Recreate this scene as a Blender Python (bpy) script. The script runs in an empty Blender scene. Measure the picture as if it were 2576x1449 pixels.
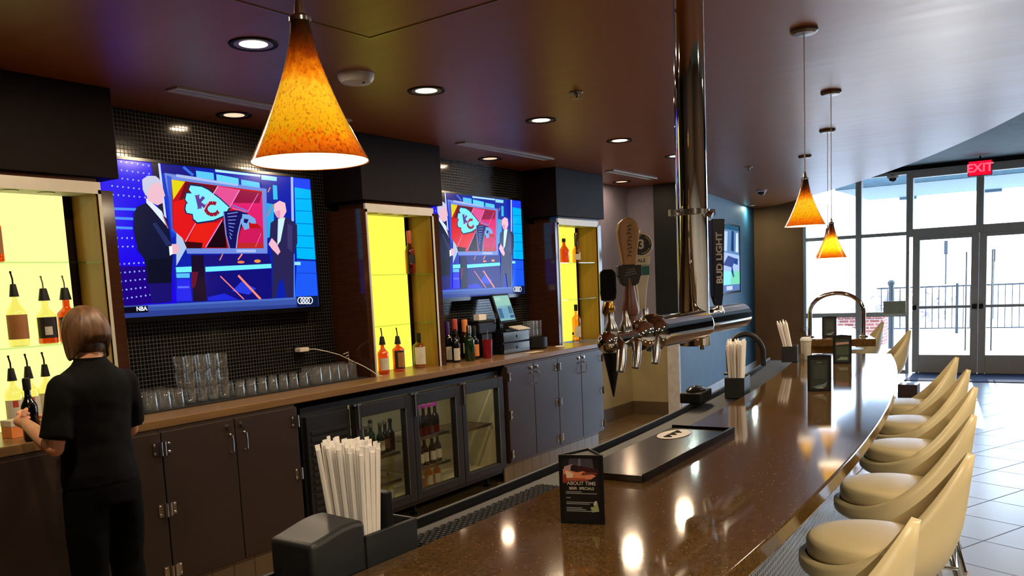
import bpy, bmesh, math, random
from mathutils import Vector, Matrix, Euler
random.seed(7)
D = bpy.data
SC = bpy.context.scene
COL = SC.collection
PI = math.pi

# ------------------------------------------------------------------ materials
def lin(c):
    return tuple((x/12.92 if x <= .04045 else ((x+.055)/1.055)**2.4) for x in c)
def rgb(r, g, b):
    return lin((r/255., g/255., b/255.))

def mat(name, col, rough=.5, metal=0., var=.12, scale=14., bump=0., spec=.5, coat=0., stretch=None, rvar=0.):
    m = D.materials.new(name); m.use_nodes = True
    nt = m.node_tree; N = nt.nodes; L = nt.links
    p = N['Principled BSDF']
    p.inputs['Roughness'].default_value = rough
    p.inputs['Metallic'].default_value = metal
    p.inputs['Specular IOR Level'].default_value = spec
    p.inputs['Coat Weight'].default_value = coat
    p.inputs['Coat Roughness'].default_value = .08
    tc = N.new('ShaderNodeTexCoord'); nz = N.new('ShaderNodeTexNoise')
    nz.inputs['Scale'].default_value = scale; nz.inputs['Detail'].default_value = 4
    src = tc.outputs['Object']
    if stretch:
        mp = N.new('ShaderNodeMapping'); mp.inputs['Scale'].default_value = stretch
        L.new(src, mp.inputs['Vector']); src = mp.outputs['Vector']
    L.new(src, nz.inputs['Vector'])
    cr = N.new('ShaderNodeValToRGB')
    cr.color_ramp.elements[0].position = .3; cr.color_ramp.elements[1].position = .7
    cr.color_ramp.elements[0].color = tuple(max(0, c*(1-var)) for c in col)+(1,)
    cr.color_ramp.elements[1].color = tuple(min(1, c*(1+var)) for c in col)+(1,)
    L.new(nz.outputs['Fac'], cr.inputs['Fac']); L.new(cr.outputs['Color'], p.inputs['Base Color'])
    if bump:
        b = N.new('ShaderNodeBump'); b.inputs['Strength'].default_value = bump; b.inputs['Distance'].default_value = .002
        L.new(nz.outputs['Fac'], b.inputs['Height']); L.new(b.outputs['Normal'], p.inputs['Normal'])
    if rvar:
        mr = N.new('ShaderNodeMapRange'); mr.inputs[1].default_value = .3; mr.inputs[2].default_value = .7
        mr.inputs[3].default_value = max(.02, rough-rvar); mr.inputs[4].default_value = rough+rvar
        L.new(nz.outputs['Fac'], mr.inputs[0]); L.new(mr.outputs[0], p.inputs['Roughness'])
    return m

def emit(name, col, strength=1.):
    m = D.materials.new(name); m.use_nodes = True
    nt = m.node_tree; nt.nodes.clear()
    e = nt.nodes.new('ShaderNodeEmission'); o = nt.nodes.new('ShaderNodeOutputMaterial')
    e.inputs['Color'].default_value = tuple(col)+(1,); e.inputs['Strength'].default_value = strength
    nt.links.new(e.outputs[0], o.inputs[0])
    return m

def emit_vc(name, strength=1.):            # a lit screen: shows the picture stored as flat colour patches
    m = D.materials.new(name); m.use_nodes = True
    nt = m.node_tree; nt.nodes.clear()
    e = nt.nodes.new('ShaderNodeEmission'); o = nt.nodes.new('ShaderNodeOutputMaterial')
    a = nt.nodes.new('ShaderNodeAttribute'); a.attribute_name = 'Col'
    nt.links.new(a.outputs['Color'], e.inputs['Color']); e.inputs['Strength'].default_value = strength
    g = nt.nodes.new('ShaderNodeBsdfGlossy'); g.inputs['Roughness'].default_value = .15
    g.inputs['Color'].default_value = (.03, .03, .03, 1)
    ad = nt.nodes.new('ShaderNodeAddShader')
    nt.links.new(e.outputs[0], ad.inputs[0]); nt.links.new(g.outputs[0], ad.inputs[1])
    nt.links.new(ad.outputs[0], o.inputs[0])
    return m

def print_vc(name, rough=.35):             # printed card: same flat colour patches, not lit
    m = D.materials.new(name); m.use_nodes = True
    nt = m.node_tree; p = nt.nodes['Principled BSDF']
    a = nt.nodes.new('ShaderNodeAttribute'); a.attribute_name = 'Col'
    nt.links.new(a.outputs['Color'], p.inputs['Base Color']); p.inputs['Roughness'].default_value = rough
    return m

def schlick(nt, target, f0):
    """thin sheet reflectance, the same from both of its sides"""
    lw = nt.nodes.new('ShaderNodeLayerWeight'); lw.inputs['Blend'].default_value = .5
    p = nt.nodes.new('ShaderNodeMath'); p.operation = 'POWER'; p.inputs[1].default_value = 5.
    a = nt.nodes.new('ShaderNodeMath'); a.operation = 'MULTIPLY_ADD'; a.inputs[1].default_value = 1-f0; a.inputs[2].default_value = f0
    nt.links.new(lw.outputs['Facing'], p.inputs[0]); nt.links.new(p.outputs[0], a.inputs[0]); nt.links.new(a.outputs[0], target)

def glass(name, tint=(1, 1, 1), gl=.9, rough=.02, extra=0.0, frost=0.):
    m = D.materials.new(name); m.use_nodes = True
    nt = m.node_tree; nt.nodes.clear(); N = nt.nodes; L = nt.links
    o = N.new('ShaderNodeOutputMaterial'); t = N.new('ShaderNodeBsdfTransparent'); g = N.new('ShaderNodeBsdfGlossy')
    t.inputs['Color'].default_value = tuple(tint)+(1,); g.inputs['Color'].default_value = (gl, gl, gl, 1)
    g.inputs['Roughness'].default_value = rough
    mx = N.new('ShaderNodeMixShader'); schlick(nt, mx.inputs[0], .04+extra)
    L.new(t.outputs[0], mx.inputs[1]); L.new(g.outputs[0], mx.inputs[2])
    if frost:
        d = N.new('ShaderNodeBsdfDiffuse'); d.inputs['Color'].default_value = (.9, .92, .9, 1); m3 = N.new('ShaderNodeMixShader'); m3.inputs[0].default_value = frost
        L.new(mx.outputs[0], m3.inputs[1]); L.new(d.outputs[0], m3.inputs[2]); L.new(m3.outputs[0], o.inputs[0])
    else: L.new(mx.outputs[0], o.inputs[0])
    return m

def grid_mat(name, col, grout, size, gap, rough=.2, rot=0., axes='XY', var=.1, bump=.4, spec=.5, metal=0., groutrough=.6):
    """square tiles with grout lines, on the object axes given"""
    m = D.materials.new(name); m.use_nodes = True
    nt = m.node_tree; N = nt.nodes; L = nt.links; p = N['Principled BSDF']
    tc = N.new('ShaderNodeTexCoord'); sp = N.new('ShaderNodeSeparateXYZ'); cb = N.new('ShaderNodeCombineXYZ')
    L.new(tc.outputs['Object'], sp.inputs[0])
    L.new(sp.outputs[axes[0]], cb.inputs[0]); L.new(sp.outputs[axes[1]], cb.inputs[1])
    mp = N.new('ShaderNodeMapping'); mp.inputs['Rotation'].default_value = (0, 0, rot); mp.inputs['Location'].default_value = (.013, .021, 0)
    L.new(cb.outputs[0], mp.inputs['Vector'])
    br = N.new('ShaderNodeTexBrick'); br.offset = 0; br.squash = 1
    br.inputs['Scale'].default_value = 1; br.inputs['Brick Width'].default_value = size; br.inputs['Row Height'].default_value = size
    br.inputs['Mortar Size'].default_value = gap; br.inputs['Mortar Smooth'].default_value = .1
    br.inputs['Color1'].default_value = tuple(c*(1-var) for c in col)+(1,)
    br.inputs['Color2'].default_value = tuple(min(1, c*(1+var)) for c in col)+(1,)
    br.inputs['Mortar'].default_value = tuple(grout)+(1,)
    L.new(mp.outputs[0], br.inputs['Vector']); L.new(br.outputs['Color'], p.inputs['Base Color'])
    mr = N.new('ShaderNodeMapRange'); mr.inputs[3].default_value = rough; mr.inputs[4].default_value = groutrough
    L.new(br.outputs['Fac'], mr.inputs[0]); L.new(mr.outputs[0], p.inputs['Roughness'])
    p.inputs['Metallic'].default_value = metal; p.inputs['Specular IOR Level'].default_value = spec
    if bump:
        b = N.new('ShaderNodeBump'); b.inputs['Strength'].default_value = bump; b.inputs['Distance'].default_value = .002; b.invert = True
        L.new(br.outputs['Fac'], b.inputs['Height']); L.new(b.outputs['Normal'], p.inputs['Normal'])
    return m

def brick_mat(name):
    m = D.materials.new(name); m.use_nodes = True
    nt = m.node_tree; N = nt.nodes; L = nt.links; p = N['Principled BSDF']
    tc = N.new('ShaderNodeTexCoord'); sp = N.new('ShaderNodeSeparateXYZ'); cb = N.new('ShaderNodeCombineXYZ'); ad = N.new('ShaderNodeMath')
    L.new(tc.outputs['Object'], sp.inputs[0]); L.new(sp.outputs['X'], ad.inputs[0]); L.new(sp.outputs['Y'], ad.inputs[1])
    L.new(ad.outputs[0], cb.inputs[0]); L.new(sp.outputs['Z'], cb.inputs[1])
    br = N.new('ShaderNodeTexBrick'); br.inputs['Scale'].default_value = 1
    br.inputs['Brick Width'].default_value = .22; br.inputs['Row Height'].default_value = .075; br.inputs['Mortar Size'].default_value = .008
    br.inputs['Color1'].default_value = rgb(120, 66, 58)+(1,); br.inputs['Color2'].default_value = rgb(150, 90, 80)+(1,)
    br.inputs['Mortar'].default_value = rgb(190, 180, 178)+(1,)
    L.new(cb.outputs[0], br.inputs['Vector']); L.new(br.outputs['Color'], p.inputs['Base Color']); p.inputs['Roughness'].default_value = .9
    return m

def quartz():
    m = D.materials.new('brown quartz'); m.use_nodes = True
    nt = m.node_tree; N = nt.nodes; L = nt.links; p = N['Principled BSDF']
    tc = N.new('ShaderNodeTexCoord')
    n1 = N.new('ShaderNodeTexNoise'); n1.inputs['Scale'].default_value = 150; n1.inputs['Detail'].default_value = 6
    v1 = N.new('ShaderNodeTexVoronoi'); v1.inputs['Scale'].default_value = 160
    v2 = N.new('ShaderNodeTexVoronoi'); v2.inputs['Scale'].default_value = 60
    for n in (n1, v1, v2): L.new(tc.outputs['Object'], n.inputs['Vector'])
    c1 = N.new('ShaderNodeValToRGB'); e = c1.color_ramp.elements
    e[0].position = .35; e[0].color = rgb(64, 45, 22)+(1,); e[1].position = .68; e[1].color = rgb(100, 74, 40)+(1,)
    L.new(n1.outputs['Fac'], c1.inputs['Fac'])
    c2 = N.new('ShaderNodeValToRGB'); e = c2.color_ramp.elements
    e[0].position = .06; e[0].color = (1, 1, 1, 1); e[1].position = .13; e[1].color = (0, 0, 0, 1)
    L.new(v1.outputs['Distance'], c2.inputs['Fac'])
    c3 = N.new('ShaderNodeValToRGB'); e = c3.color_ramp.elements
    e[0].position = .05; e[0].color = (1, 1, 1, 1); e[1].position = .1; e[1].color = (0, 0, 0, 1)
    L.new(v2.outputs['Distance'], c3.inputs['Fac'])
    m1 = N.new('ShaderNodeMixRGB'); m1.inputs[2].default_value = rgb(54, 36, 20)+(1,)
    L.new(c2.outputs['Color'], m1.inputs[0]); L.new(c1.outputs['Color'], m1.inputs[1])
    m2 = N.new('ShaderNodeMixRGB'); m2.inputs[2].default_value = rgb(196, 160, 116)+(1,)
    L.new(c3.outputs['Color'], m2.inputs[0]); L.new(m1.outputs['Color'], m2.inputs[1])
    L.new(m2.outputs['Color'], p.inputs['Base Color'])
    p.inputs['Roughness'].default_value = .07; p.inputs['Specular IOR Level'].default_value = .5
    return m

def amber_glass():
    """blown amber shade: dark at the neck, yellow belly, orange rim; lets its bulb's light through"""
    m = D.materials.new('amber shade glass'); m.use_nodes = True
    nt = m.node_tree; nt.nodes.clear(); N = nt.nodes; L = nt.links
    o = N.new('ShaderNodeOutputMaterial'); tc = N.new('ShaderNodeTexCoord'); sp = N.new('ShaderNodeSeparateXYZ')
    L.new(tc.outputs['Object'], sp.inputs[0])
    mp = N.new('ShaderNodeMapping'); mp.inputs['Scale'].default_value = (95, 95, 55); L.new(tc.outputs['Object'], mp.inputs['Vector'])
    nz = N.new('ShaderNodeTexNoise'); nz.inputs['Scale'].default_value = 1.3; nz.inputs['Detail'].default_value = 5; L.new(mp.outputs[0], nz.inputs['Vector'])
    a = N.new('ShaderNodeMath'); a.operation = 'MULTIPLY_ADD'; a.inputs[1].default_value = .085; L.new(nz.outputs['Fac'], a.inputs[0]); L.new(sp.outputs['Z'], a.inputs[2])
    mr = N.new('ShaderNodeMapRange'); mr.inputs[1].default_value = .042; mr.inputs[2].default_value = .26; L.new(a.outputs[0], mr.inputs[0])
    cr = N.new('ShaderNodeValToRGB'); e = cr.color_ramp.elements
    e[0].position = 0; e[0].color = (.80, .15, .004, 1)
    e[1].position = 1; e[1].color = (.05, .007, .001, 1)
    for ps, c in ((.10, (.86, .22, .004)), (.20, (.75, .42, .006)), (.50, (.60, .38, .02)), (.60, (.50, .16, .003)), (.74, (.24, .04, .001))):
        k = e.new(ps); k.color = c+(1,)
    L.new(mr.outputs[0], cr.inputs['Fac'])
    n2 = N.new('ShaderNodeTexNoise'); n2.inputs['Scale'].default_value = 2.6; n2.inputs['Detail'].default_value = 3; L.new(mp.outputs[0], n2.inputs['Vector'])
    c2 = N.new('ShaderNodeValToRGB'); c2.color_ramp.elements[0].position = .34; c2.color_ramp.elements[0].color = (.5, .36, .3, 1); c2.color_ramp.elements[1].position = .46; c2.color_ramp.elements[1].color = (1, 1, 1, 1)
    L.new(n2.outputs['Fac'], c2.inputs['Fac']); fm = N.new('ShaderNodeMixRGB'); fm.blend_type = 'MULTIPLY'; fm.inputs[0].default_value = 1.
    L.new(cr.outputs['Color'], fm.inputs[1]); L.new(c2.outputs['Color'], fm.inputs[2])
    t = N.new('ShaderNodeBsdfTranslucent'); L.new(fm.outputs['Color'], t.inputs['Color'])
    d = N.new('ShaderNodeBsdfDiffuse'); d.inputs['Color'].default_value = (.05, .02, .008, 1)
    ad = N.new('ShaderNodeAddShader'); L.new(t.outputs[0], ad.inputs[0]); L.new(d.outputs[0], ad.inputs[1])
    g = N.new('ShaderNodeBsdfGlossy'); g.inputs['Roughness'].default_value = .12
    mx = N.new('ShaderNodeMixShader'); schlick(nt, mx.inputs[0], .03); L.new(ad.outputs[0], mx.inputs[1]); L.new(g.outputs[0], mx.inputs[2])
    L.new(mx.outputs[0], o.inputs[0])
    return m

def opal():
    """white inner glass layer of a cased shade"""
    m = D.materials.new('opal inner glass'); m.use_nodes = True
    nt = m.node_tree; nt.nodes.clear(); N = nt.nodes; L = nt.links
    o = N.new('ShaderNodeOutputMaterial'); t = N.new('ShaderNodeBsdfTranslucent'); t.inputs['Color'].default_value = (.062, .062, .06, 1)
    d = N.new('ShaderNodeBsdfDiffuse'); d.inputs['Color'].default_value = (.56, .55, .52, 1)
    a = N.new('ShaderNodeAddShader'); L.new(t.outputs[0], a.inputs[0]); L.new(d.outputs[0], a.inputs[1]); L.new(a.outputs[0], o.inputs[0])
    return m

M = {}
M['ceiling'] = mat('brown ceiling panel', rgb(140, 74, 28), .38, var=.05, scale=1., stretch=(20, 1.0, 1), rvar=.025, spec=.6)
M['ceil_hi'] = mat('grey high ceiling', rgb(98, 112, 116), .8, scale=5)
M['lam'] = mat('dark brown laminate', rgb(56, 31, 18), .1, var=.2, scale=1., stretch=(6, 6, 60), spec=.45)
M['lam_dark'] = mat('espresso laminate', rgb(24, 15, 12), .5, var=.12, scale=1., stretch=(40, 40, 5), spec=.06)
M['door'] = mat('cabinet door laminate', rgb(47, 34, 24), .42, var=.06, scale=3)
M['mosaic'] = grid_mat('black glass mosaic', rgb(11, 10, 10), rgb(60, 58, 52), .0235, .0018, .12, axes='XZ', var=.3)
M['wood_top'] = mat('brown counter laminate', rgb(120, 92, 58), .28, var=.16, scale=1., stretch=(2.5, 40, 40), bump=.05)
M['tan_side'] = mat('tan wood niche side', rgb(136, 96, 34), .3, var=.12, scale=1., stretch=(30, 30, 3))
M['yellow'] = emit('yellow backlit panel', (1., .89, .085), 1.15)
M['yellow_pale'] = emit('pale yellow backlit panel', (1., .95, .33), 1.18)
M['alu'] = mat('brushed aluminium', rgb(150, 142, 130), .38, 1., var=.06, scale=1., stretch=(3, 80, 80))
M['alu_grey'] = mat('grey storefront aluminium', rgb(168, 165, 156), .5, 0., var=.04)
M['chrome'] = mat('polished chrome', (.72, .70, .66), .045, 1., var=.02)
M['chrome_dull'] = mat('satin chrome', (.55, .55, .55), .22, 1., var=.04)
M['steel'] = mat('stainless sheet', (.13, .125, .11), .14, 1., var=.08, scale=1., stretch=(4, 90, 90))
M['black'] = mat('black plastic', rgb(15, 16, 17), .5, var=.1, spec=.25)
M['trim_paint'] = mat('pale metal trim', rgb(196, 190, 176), .4, .25, var=.04)
M['bronze'] = mat('dark bronze', (.16, .13, .11), .35, .8, var=.05)
M['black_gloss'] = mat('glossy black plastic', rgb(12, 12, 14), .15, var=.1)
M['black_soft'] = mat('matt black moulded plastic', rgb(34, 36, 37), .5, var=.1, scale=60, bump=.05)
M['fridge'] = mat('black painted steel', rgb(30, 31, 32), .38, var=.08)
M['fridge_in'] = mat('fridge liner', rgb(190, 182, 146), .5, var=.05)
M['lavender'] = mat('lavender grey paint', rgb(148, 145, 164), .75, scale=3)
M['beige'] = mat('beige paint', rgb(172, 158, 118), .75, scale=3)
M['base_brown'] = mat('brown cove base', rgb(92, 76, 52), .5)
M['dark_wall'] = mat('black green paint', rgb(18, 28, 28), .5)
M['teal'] = mat('teal paint', rgb(27, 82, 104), .6, scale=3)
M['white'] = mat('white paint', rgb(206, 204, 204), .6)
M['brown_wall'] = mat('brown wall paint', rgb(132, 88, 46), .75, scale=3)
M['room_wall'] = mat('warm wall paint', rgb(84, 66, 52), .8, scale=3)
M['floor'] = grid_mat('light porcelain tile', rgb(156, 160, 168), rgb(86, 88, 94), .46, .006, .27, rot=.42, var=.03, bump=.15)
M['floor_bar'] = grid_mat('brown quarry tile', rgb(122, 98, 68), rgb(86, 70, 50), .3, .008, .16, var=.05, bump=.15)
M['base_tile'] = grid_mat('tan base tile', rgb(146, 128, 96), rgb(96, 84, 62), .15, .004, .3, axes='XZ', var=.04)
M['quartz'] = quartz()
M['bar_tile'] = grid_mat('metal mosaic', (.13, .14, .15), (.62, .63, .62), .024, .0036, .22, axes='XZ', var=.25, metal=.9, groutrough=.35)
M['mat_rubber'] = mat('black bar mat rubber', rgb(17, 21, 23), .75, spec=.3)
M['cream'] = mat('cream leatherette', rgb(218, 202, 158), .36, var=.04, scale=5, bump=.02)
M['amber'] = amber_glass()
M['opal'] = opal()
M['white_glass'] = emit('lamp lens', (1., .82, .58), 4.)
M['white_glass_dim'] = emit('lamp lens dim', (1., .70, .48), 1.1)
M['pane'] = glass('window pane', (.97, .99, 1), .9, .0)
M['fridge_pane'] = glass('fridge pane', (.93, .94, .90), .6, .02)
M['tumbler'] = glass('tumbler glass', (.97, .98, .98), 1., .03, .03, frost=.022)
M['shelf_glass'] = glass('shelf glass', (.82, .95, .86), 1., .02, .05)
M['clear_bottle'] = glass('clear bottle', (.96, .93, .66), 1., .03, .04)
M['amber_liquor'] = glass('amber liquor', (.80, .22, .02), 1., .03, .05)
M['honey_liquor'] = glass('honey liquor', (.95, .55, .12), 1., .03, .05)
M['green_bottle'] = mat('dark green bottle', rgb(16, 42, 20), .08, spec=.7)
M['brown_bottle'] = mat('dark brown bottle', rgb(34, 18, 8), .08, spec=.7)
M['black_bottle'] = mat('black bottle', rgb(10, 10, 12), .1, spec=.7)
M['label_white'] = mat('white label', rgb(196, 190, 174), .6)
M['label_brown'] = mat('brown label', rgb(150, 98, 48), .6)
M['label_black'] = mat('black label', rgb(24, 18, 20), .5)
M['label_orange'] = mat('orange label', rgb(220, 130, 60), .6)
M['red'] = mat('red plastic', rgb(120, 14, 26), .3)
M['purple'] = mat('purple foil', rgb(60, 24, 110), .35)
M['rose'] = mat('rose foil', rgb(176, 70, 60), .35)
M['magenta'] = mat('magenta cap', rgb(170, 30, 150), .35)
M['paper'] = mat('white paper', rgb(240, 232, 222), .7, var=.06, scale=30)
M['straw'] = mat('wrapped straw paper', rgb(252, 246, 240), .7, var=.03, scale=40)
M['cloth'] = mat('black polo cotton', rgb(7, 7, 7), .9, spec=.15, var=.2, scale=40, bump=.2)
M['trouser'] = mat('black trouser cotton', rgb(5, 5, 5), .9, spec=.1, var=.2, scale=40, bump=.2)
M['skin'] = mat('skin', rgb(214, 152, 116), .5, var=.06, scale=20)
M['hair'] = mat('brown hair', rgb(88, 60, 34), .5, var=.55, scale=1., stretch=(60, 60, 7), bump=.5)
M['shoe'] = mat('black shoe', rgb(14, 14, 14), .4)
M['cable'] = mat('white cable', rgb(214, 206, 190), .5)
M['wood_tap'] = mat('tap handle wood', rgb(174, 130, 82), .4, var=.2, scale=1., stretch=(40, 40, 6))
M['wood_red'] = mat('tap handle stem', rgb(110, 62, 44), .35, var=.12)
M['cream_tap'] = mat('ivory resin', rgb(222, 214, 188), .4, var=.04)
M['teal_tap'] = mat('green resin', rgb(20, 110, 104), .4)
M['gold'] = mat('brass', rgb(190, 140, 60), .25, 1.)
M['navy'] = mat('navy plastic', rgb(14, 16, 44), .3)
M['letter'] = mat('pale letter', rgb(206, 196, 186), .5)
M['letter_dark'] = mat('dark letter', rgb(26, 22, 24), .5)
M['mat_navy'] = mat('navy doormat', rgb(34, 48, 84), .9, bump=.6, scale=300)
M['box_brown'] = mat('dark brown board', rgb(66, 42, 32), .6)
M['concrete'] = mat('pale concrete', rgb(206, 206, 204), .9, scale=2)
M['siding'] = mat('white siding', rgb(224, 224, 226), .8)
M['iron'] = mat('black iron', rgb(30, 38, 44), .5)
M['soffit_out'] = mat('grey blue metal soffit', rgb(92, 120, 134), .6)
M['brick'] = brick_mat('red brick')
M['shrub'] = mat('purple shrub', rgb(172, 164, 184), .9, scale=20, var=.2)
M['exit_red'] = emit('exit sign red', (1., .004, .03), 1.25)
M['exit_letter'] = emit('exit sign letter', (1., .10, .17), 1.5)
M['notice'] = mat('beige notice', rgb(150, 148, 120), .7)
M['screen'] = emit_vc('lit screen', 1.05)
M['print'] = print_vc('printed card')

# ------------------------------------------------------------------ mesh builder
class MB:
    def __init__(s): s.v = []; s.f = []; s.c = None; s.mi = []
    def add(s, v, f, m=0, col=None):
        b = len(s.v); s.v += [tuple(p) for p in v]
        for q in f:
            s.f.append(tuple(b+i for i in q)); s.mi.append(m)
            if col is not None:
                if s.c is None: s.c = []
                s.c.append(col)
        return s
    def box(s, x0, x1, y0, y1, z0, z1, m=0, M4=None):
        v = [Vector(p) for p in ((x0,y0,z0),(x1,y0,z0),(x1,y1,z0),(x0,y1,z0),(x0,y0,z1),(x1,y0,z1),(x1,y1,z1),(x0,y1,z1))]
        if M4 is not None: v = [M4 @ p for p in v]
        return s.add(v, [(3,2,1,0),(4,5,6,7),(0,1,5,4),(1,2,6,5),(2,3,7,6),(3,0,4,7)], m)
    def tube(s, pts, r, n=10, m=0, cap=True):
        pts = [Vector(p) for p in pts]; k = len(pts)
        rr = r if isinstance(r, (list, tuple)) else [r]*k
        up = None; v = []; f = []
        for i, p in enumerate(pts):
            t = (pts[min(i+1, k-1)]-pts[max(i-1, 0)]).normalized()
            if up is None:
                a = Vector((0, 0, 1)) if abs(t.z) < .9 else Vector((1, 0, 0))
                up = t.cross(a).normalized()
            up = (up-t*up.dot(t)).normalized(); w = t.cross(up)
            for j in range(n):
                an = 2*PI*j/n; v.append(p+(up*math.cos(an)+w*math.sin(an))*rr[i])
        for i in range(k-1):
            for j in range(n):
                a = i*n+j; b = i*n+(j+1) % n
                f.append((a, b, b+n, a+n))
        if cap: f.append(tuple(range(n-1, -1, -1))); f.append(tuple((k-1)*n+j for j in range(n)))
        return s.add(v, f, m)
    def lathe(s, prof, n=20, m=0, c=(0, 0, 0), sx=1., sy=1., cap=True, M4=None):
        v = []; f = []; k = len(prof)
        for r, z in prof:
            for j in range(n):
                a = 2*PI*j/n; v.append(Vector((c[0]+r*sx*math.cos(a), c[1]+r*sy*math.sin(a), c[2]+z)))
        if M4 is not None: v = [M4 @ p for p in v]
        for i in range(k-1):
            for j in range(n):
                a = i*n+j; b = i*n+(j+1) % n
                f.append((a, b, b+n, a+n))
        if cap:
            if prof[0][0] > 1e-6: f.append(tuple(range(n-1, -1, -1)))
            if prof[-1][0] > 1e-6: f.append(tuple((k-1)*n+j for j in range(n)))
        return s.add(v, f, m)
    def prism(s, poly, z0, z1, m=0, M4=None):
        n = len(poly); v = [Vector((x, y, z0)) for x, y in poly]+[Vector((x, y, z1)) for x, y in poly]
        if M4 is not None: v = [M4 @ p for p in v]
        f = [tuple(range(n-1, -1, -1)), tuple(range(n, 2*n))]+[(i, (i+1) % n, n+(i+1) % n, n+i) for i in range(n)]
        return s.add(v, f, m)
    def ball(s, c, r, m=0, n=12, k=8, M4=None):
        rx, ry, rz = r if isinstance(r, (tuple, list)) else (r, r, r)
        prof = [(math.sin(PI*i/k), -math.cos(PI*i/k)) for i in range(k+1)]
        v = []; f = []
        for q, z in prof:
            for j in range(n):
                a = 2*PI*j/n; v.append(Vector((c[0]+rx*q*math.cos(a), c[1]+ry*q*math.sin(a), c[2]+rz*z)))
        if M4 is not None: v = [M4 @ p for p in v]
        for i in range(k):
            for j in range(n):
                a = i*n+j; b = i*n+(j+1) % n; f.append((a, b, b+n, a+n))
        return s.add(v, f, m)
    def text(s, txt, size, M4, m=0, depth=.0006, col=None, align='CENTER', bold=0.):
        cu = D.curves.new('t', 'FONT'); cu.body = txt; cu.size = size; cu.align_x = align; cu.align_y = 'CENTER'; cu.extrude = depth; cu.offset = bold
        ob = D.objects.new('t', cu); COL.objects.link(ob); dg = bpy.context.evaluated_depsgraph_get()
        me = D.meshes.new_from_object(ob.evaluated_get(dg))
        s.add([M4 @ v.co for v in me.vertices], [tuple(p.vertices) for p in me.polygons], m, col)
        D.objects.remove(ob); D.curves.remove(cu); D.meshes.remove(me)
        return s
    def build(s, name, mats, parent=None, loc=(0, 0, 0), rot=(0, 0, 0), smooth=35, bevel=0., label=None, seg=2, weld=False):
        me = D.meshes.new(name); me.from_pydata(s.v, [], s.f)
        if not isinstance(mats, (list, tuple)): mats = [mats]
        for q in mats: me.materials.append(M[q] if isinstance(q, str) else q)
        for p, i in zip(me.polygons, s.mi): p.material_index = i
        if s.c is not None:
            at = me.color_attributes.new('Col', 'FLOAT_COLOR', 'CORNER')
            for p, c in zip(me.polygons, s.c):
                for li in p.loop_indices: at.data[li].color = tuple(c)+(1,)
        if weld:
            bm = bmesh.new(); bm.from_mesh(me); bmesh.ops.remove_doubles(bm, verts=bm.verts, dist=1e-5); bm.to_mesh(me); bm.free()
        if smooth:
            for p in me.polygons: p.use_smooth = True
            me.set_sharp_from_angle(angle=math.radians(smooth))
        o = D.objects.new(name, me); COL.objects.link(o)
        o.location = loc; o.rotation_euler = rot
        if parent is not None: o.parent = parent
        if bevel:
            b = o.modifiers.new('bevel', 'BEVEL'); b.width = bevel; b.segments = seg; b.limit_method = 'ANGLE'; b.angle_limit = math.radians(40)
        if label: o['label'] = label
        return o

def thing(name, label, cat, loc=(0, 0, 0), rz=0., group=None):
    o = D.objects.new(name, None); COL.objects.link(o); o.empty_display_size = .05
    o.location = loc; o.rotation_euler = (0, 0, rz); o['label'] = label; o['category'] = cat
    if group: o['group'] = group
    return o
def tag(o, label, cat, group=None):
    o['label'] = label; o['category'] = cat
    if group: o['group'] = group
    return o
def struct(o): o['kind'] = 'structure'; return o
def dup(root, loc, rz=None, label=None, group=None):
    r = root.copy(); COL.objects.link(r); r.location = loc
    if rz is not None: r.rotation_euler = (0, 0, rz)
    if label: r['label'] = label
    if group: r['group'] = group
    for ch in list(root.children):
        c = ch.copy(); COL.objects.link(c); c.parent = r
        for g in list(ch.children):
            d = g.copy(); COL.objects.link(d); d.parent = c
    return r
def T(x, y, z): return Matrix.Translation((x, y, z))
def RX(a): return Matrix.Rotation(a, 4, 'X')
def RY(a): return Matrix.Rotation(a, 4, 'Y')
def RZ(a): return Matrix.Rotation(a, 4, 'Z')
def FR(o, x, y):                           # a flat frame at o with its own right and up
    x = Vector(x).normalized(); y = Vector(y).normalized(); z = x.cross(y)
    m = Matrix((x, y, z)).transposed().to_4x4(); m.translation = Vector(o); return m
def lamp(name, kind, loc, energy, col, parent=None, size=.1, rot=(0, 0, 0), spot=None, blend=.6):
    l = D.lights.new(name, kind); l.energy = energy; l.color = col
    if kind == 'AREA': l.shape = 'DISK'; l.size = size
    elif kind != 'SUN': l.shadow_soft_size = size
    if kind == 'SPOT': l.spot_size = spot; l.spot_blend = blend
    o = D.objects.new(name, l); COL.objects.link(o); o.location = loc; o.rotation_euler = rot
    if parent is not None: o.parent = parent
    return o

# ------------------------------------------------------------------ camera
YAW, PIT, ROL, FPX, PPY, CAMZ = 0.586186, -0.1166586, -0.0465099, 2157.16, 971.28, 1.66
fw = Vector((math.cos(PIT)*math.cos(YAW), math.cos(PIT)*math.sin(YAW), math.sin(PIT)))
rt = Vector((math.sin(YAW), -math.cos(YAW), 0)); up = rt.cross(fw)
cr_, sr_ = math.cos(ROL), math.sin(ROL)
rt2 = rt*cr_+up*sr_; up2 = up*cr_-rt*sr_
cam = D.cameras.new('camera'); cam.sensor_width = 36; cam.sensor_fit = 'HORIZONTAL'; cam.lens = FPX/2576*36
cam.shift_y = (PPY-724.5)/2576; cam.clip_start = .05; cam.clip_end = 300
co = D.objects.new('camera', cam); COL.objects.link(co)
R3 = Matrix((rt2, up2, -fw)).transposed()
co.matrix_world = Matrix.Translation((0, 0, CAMZ)) @ R3.to_4x4()
SC.camera = co
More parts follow.
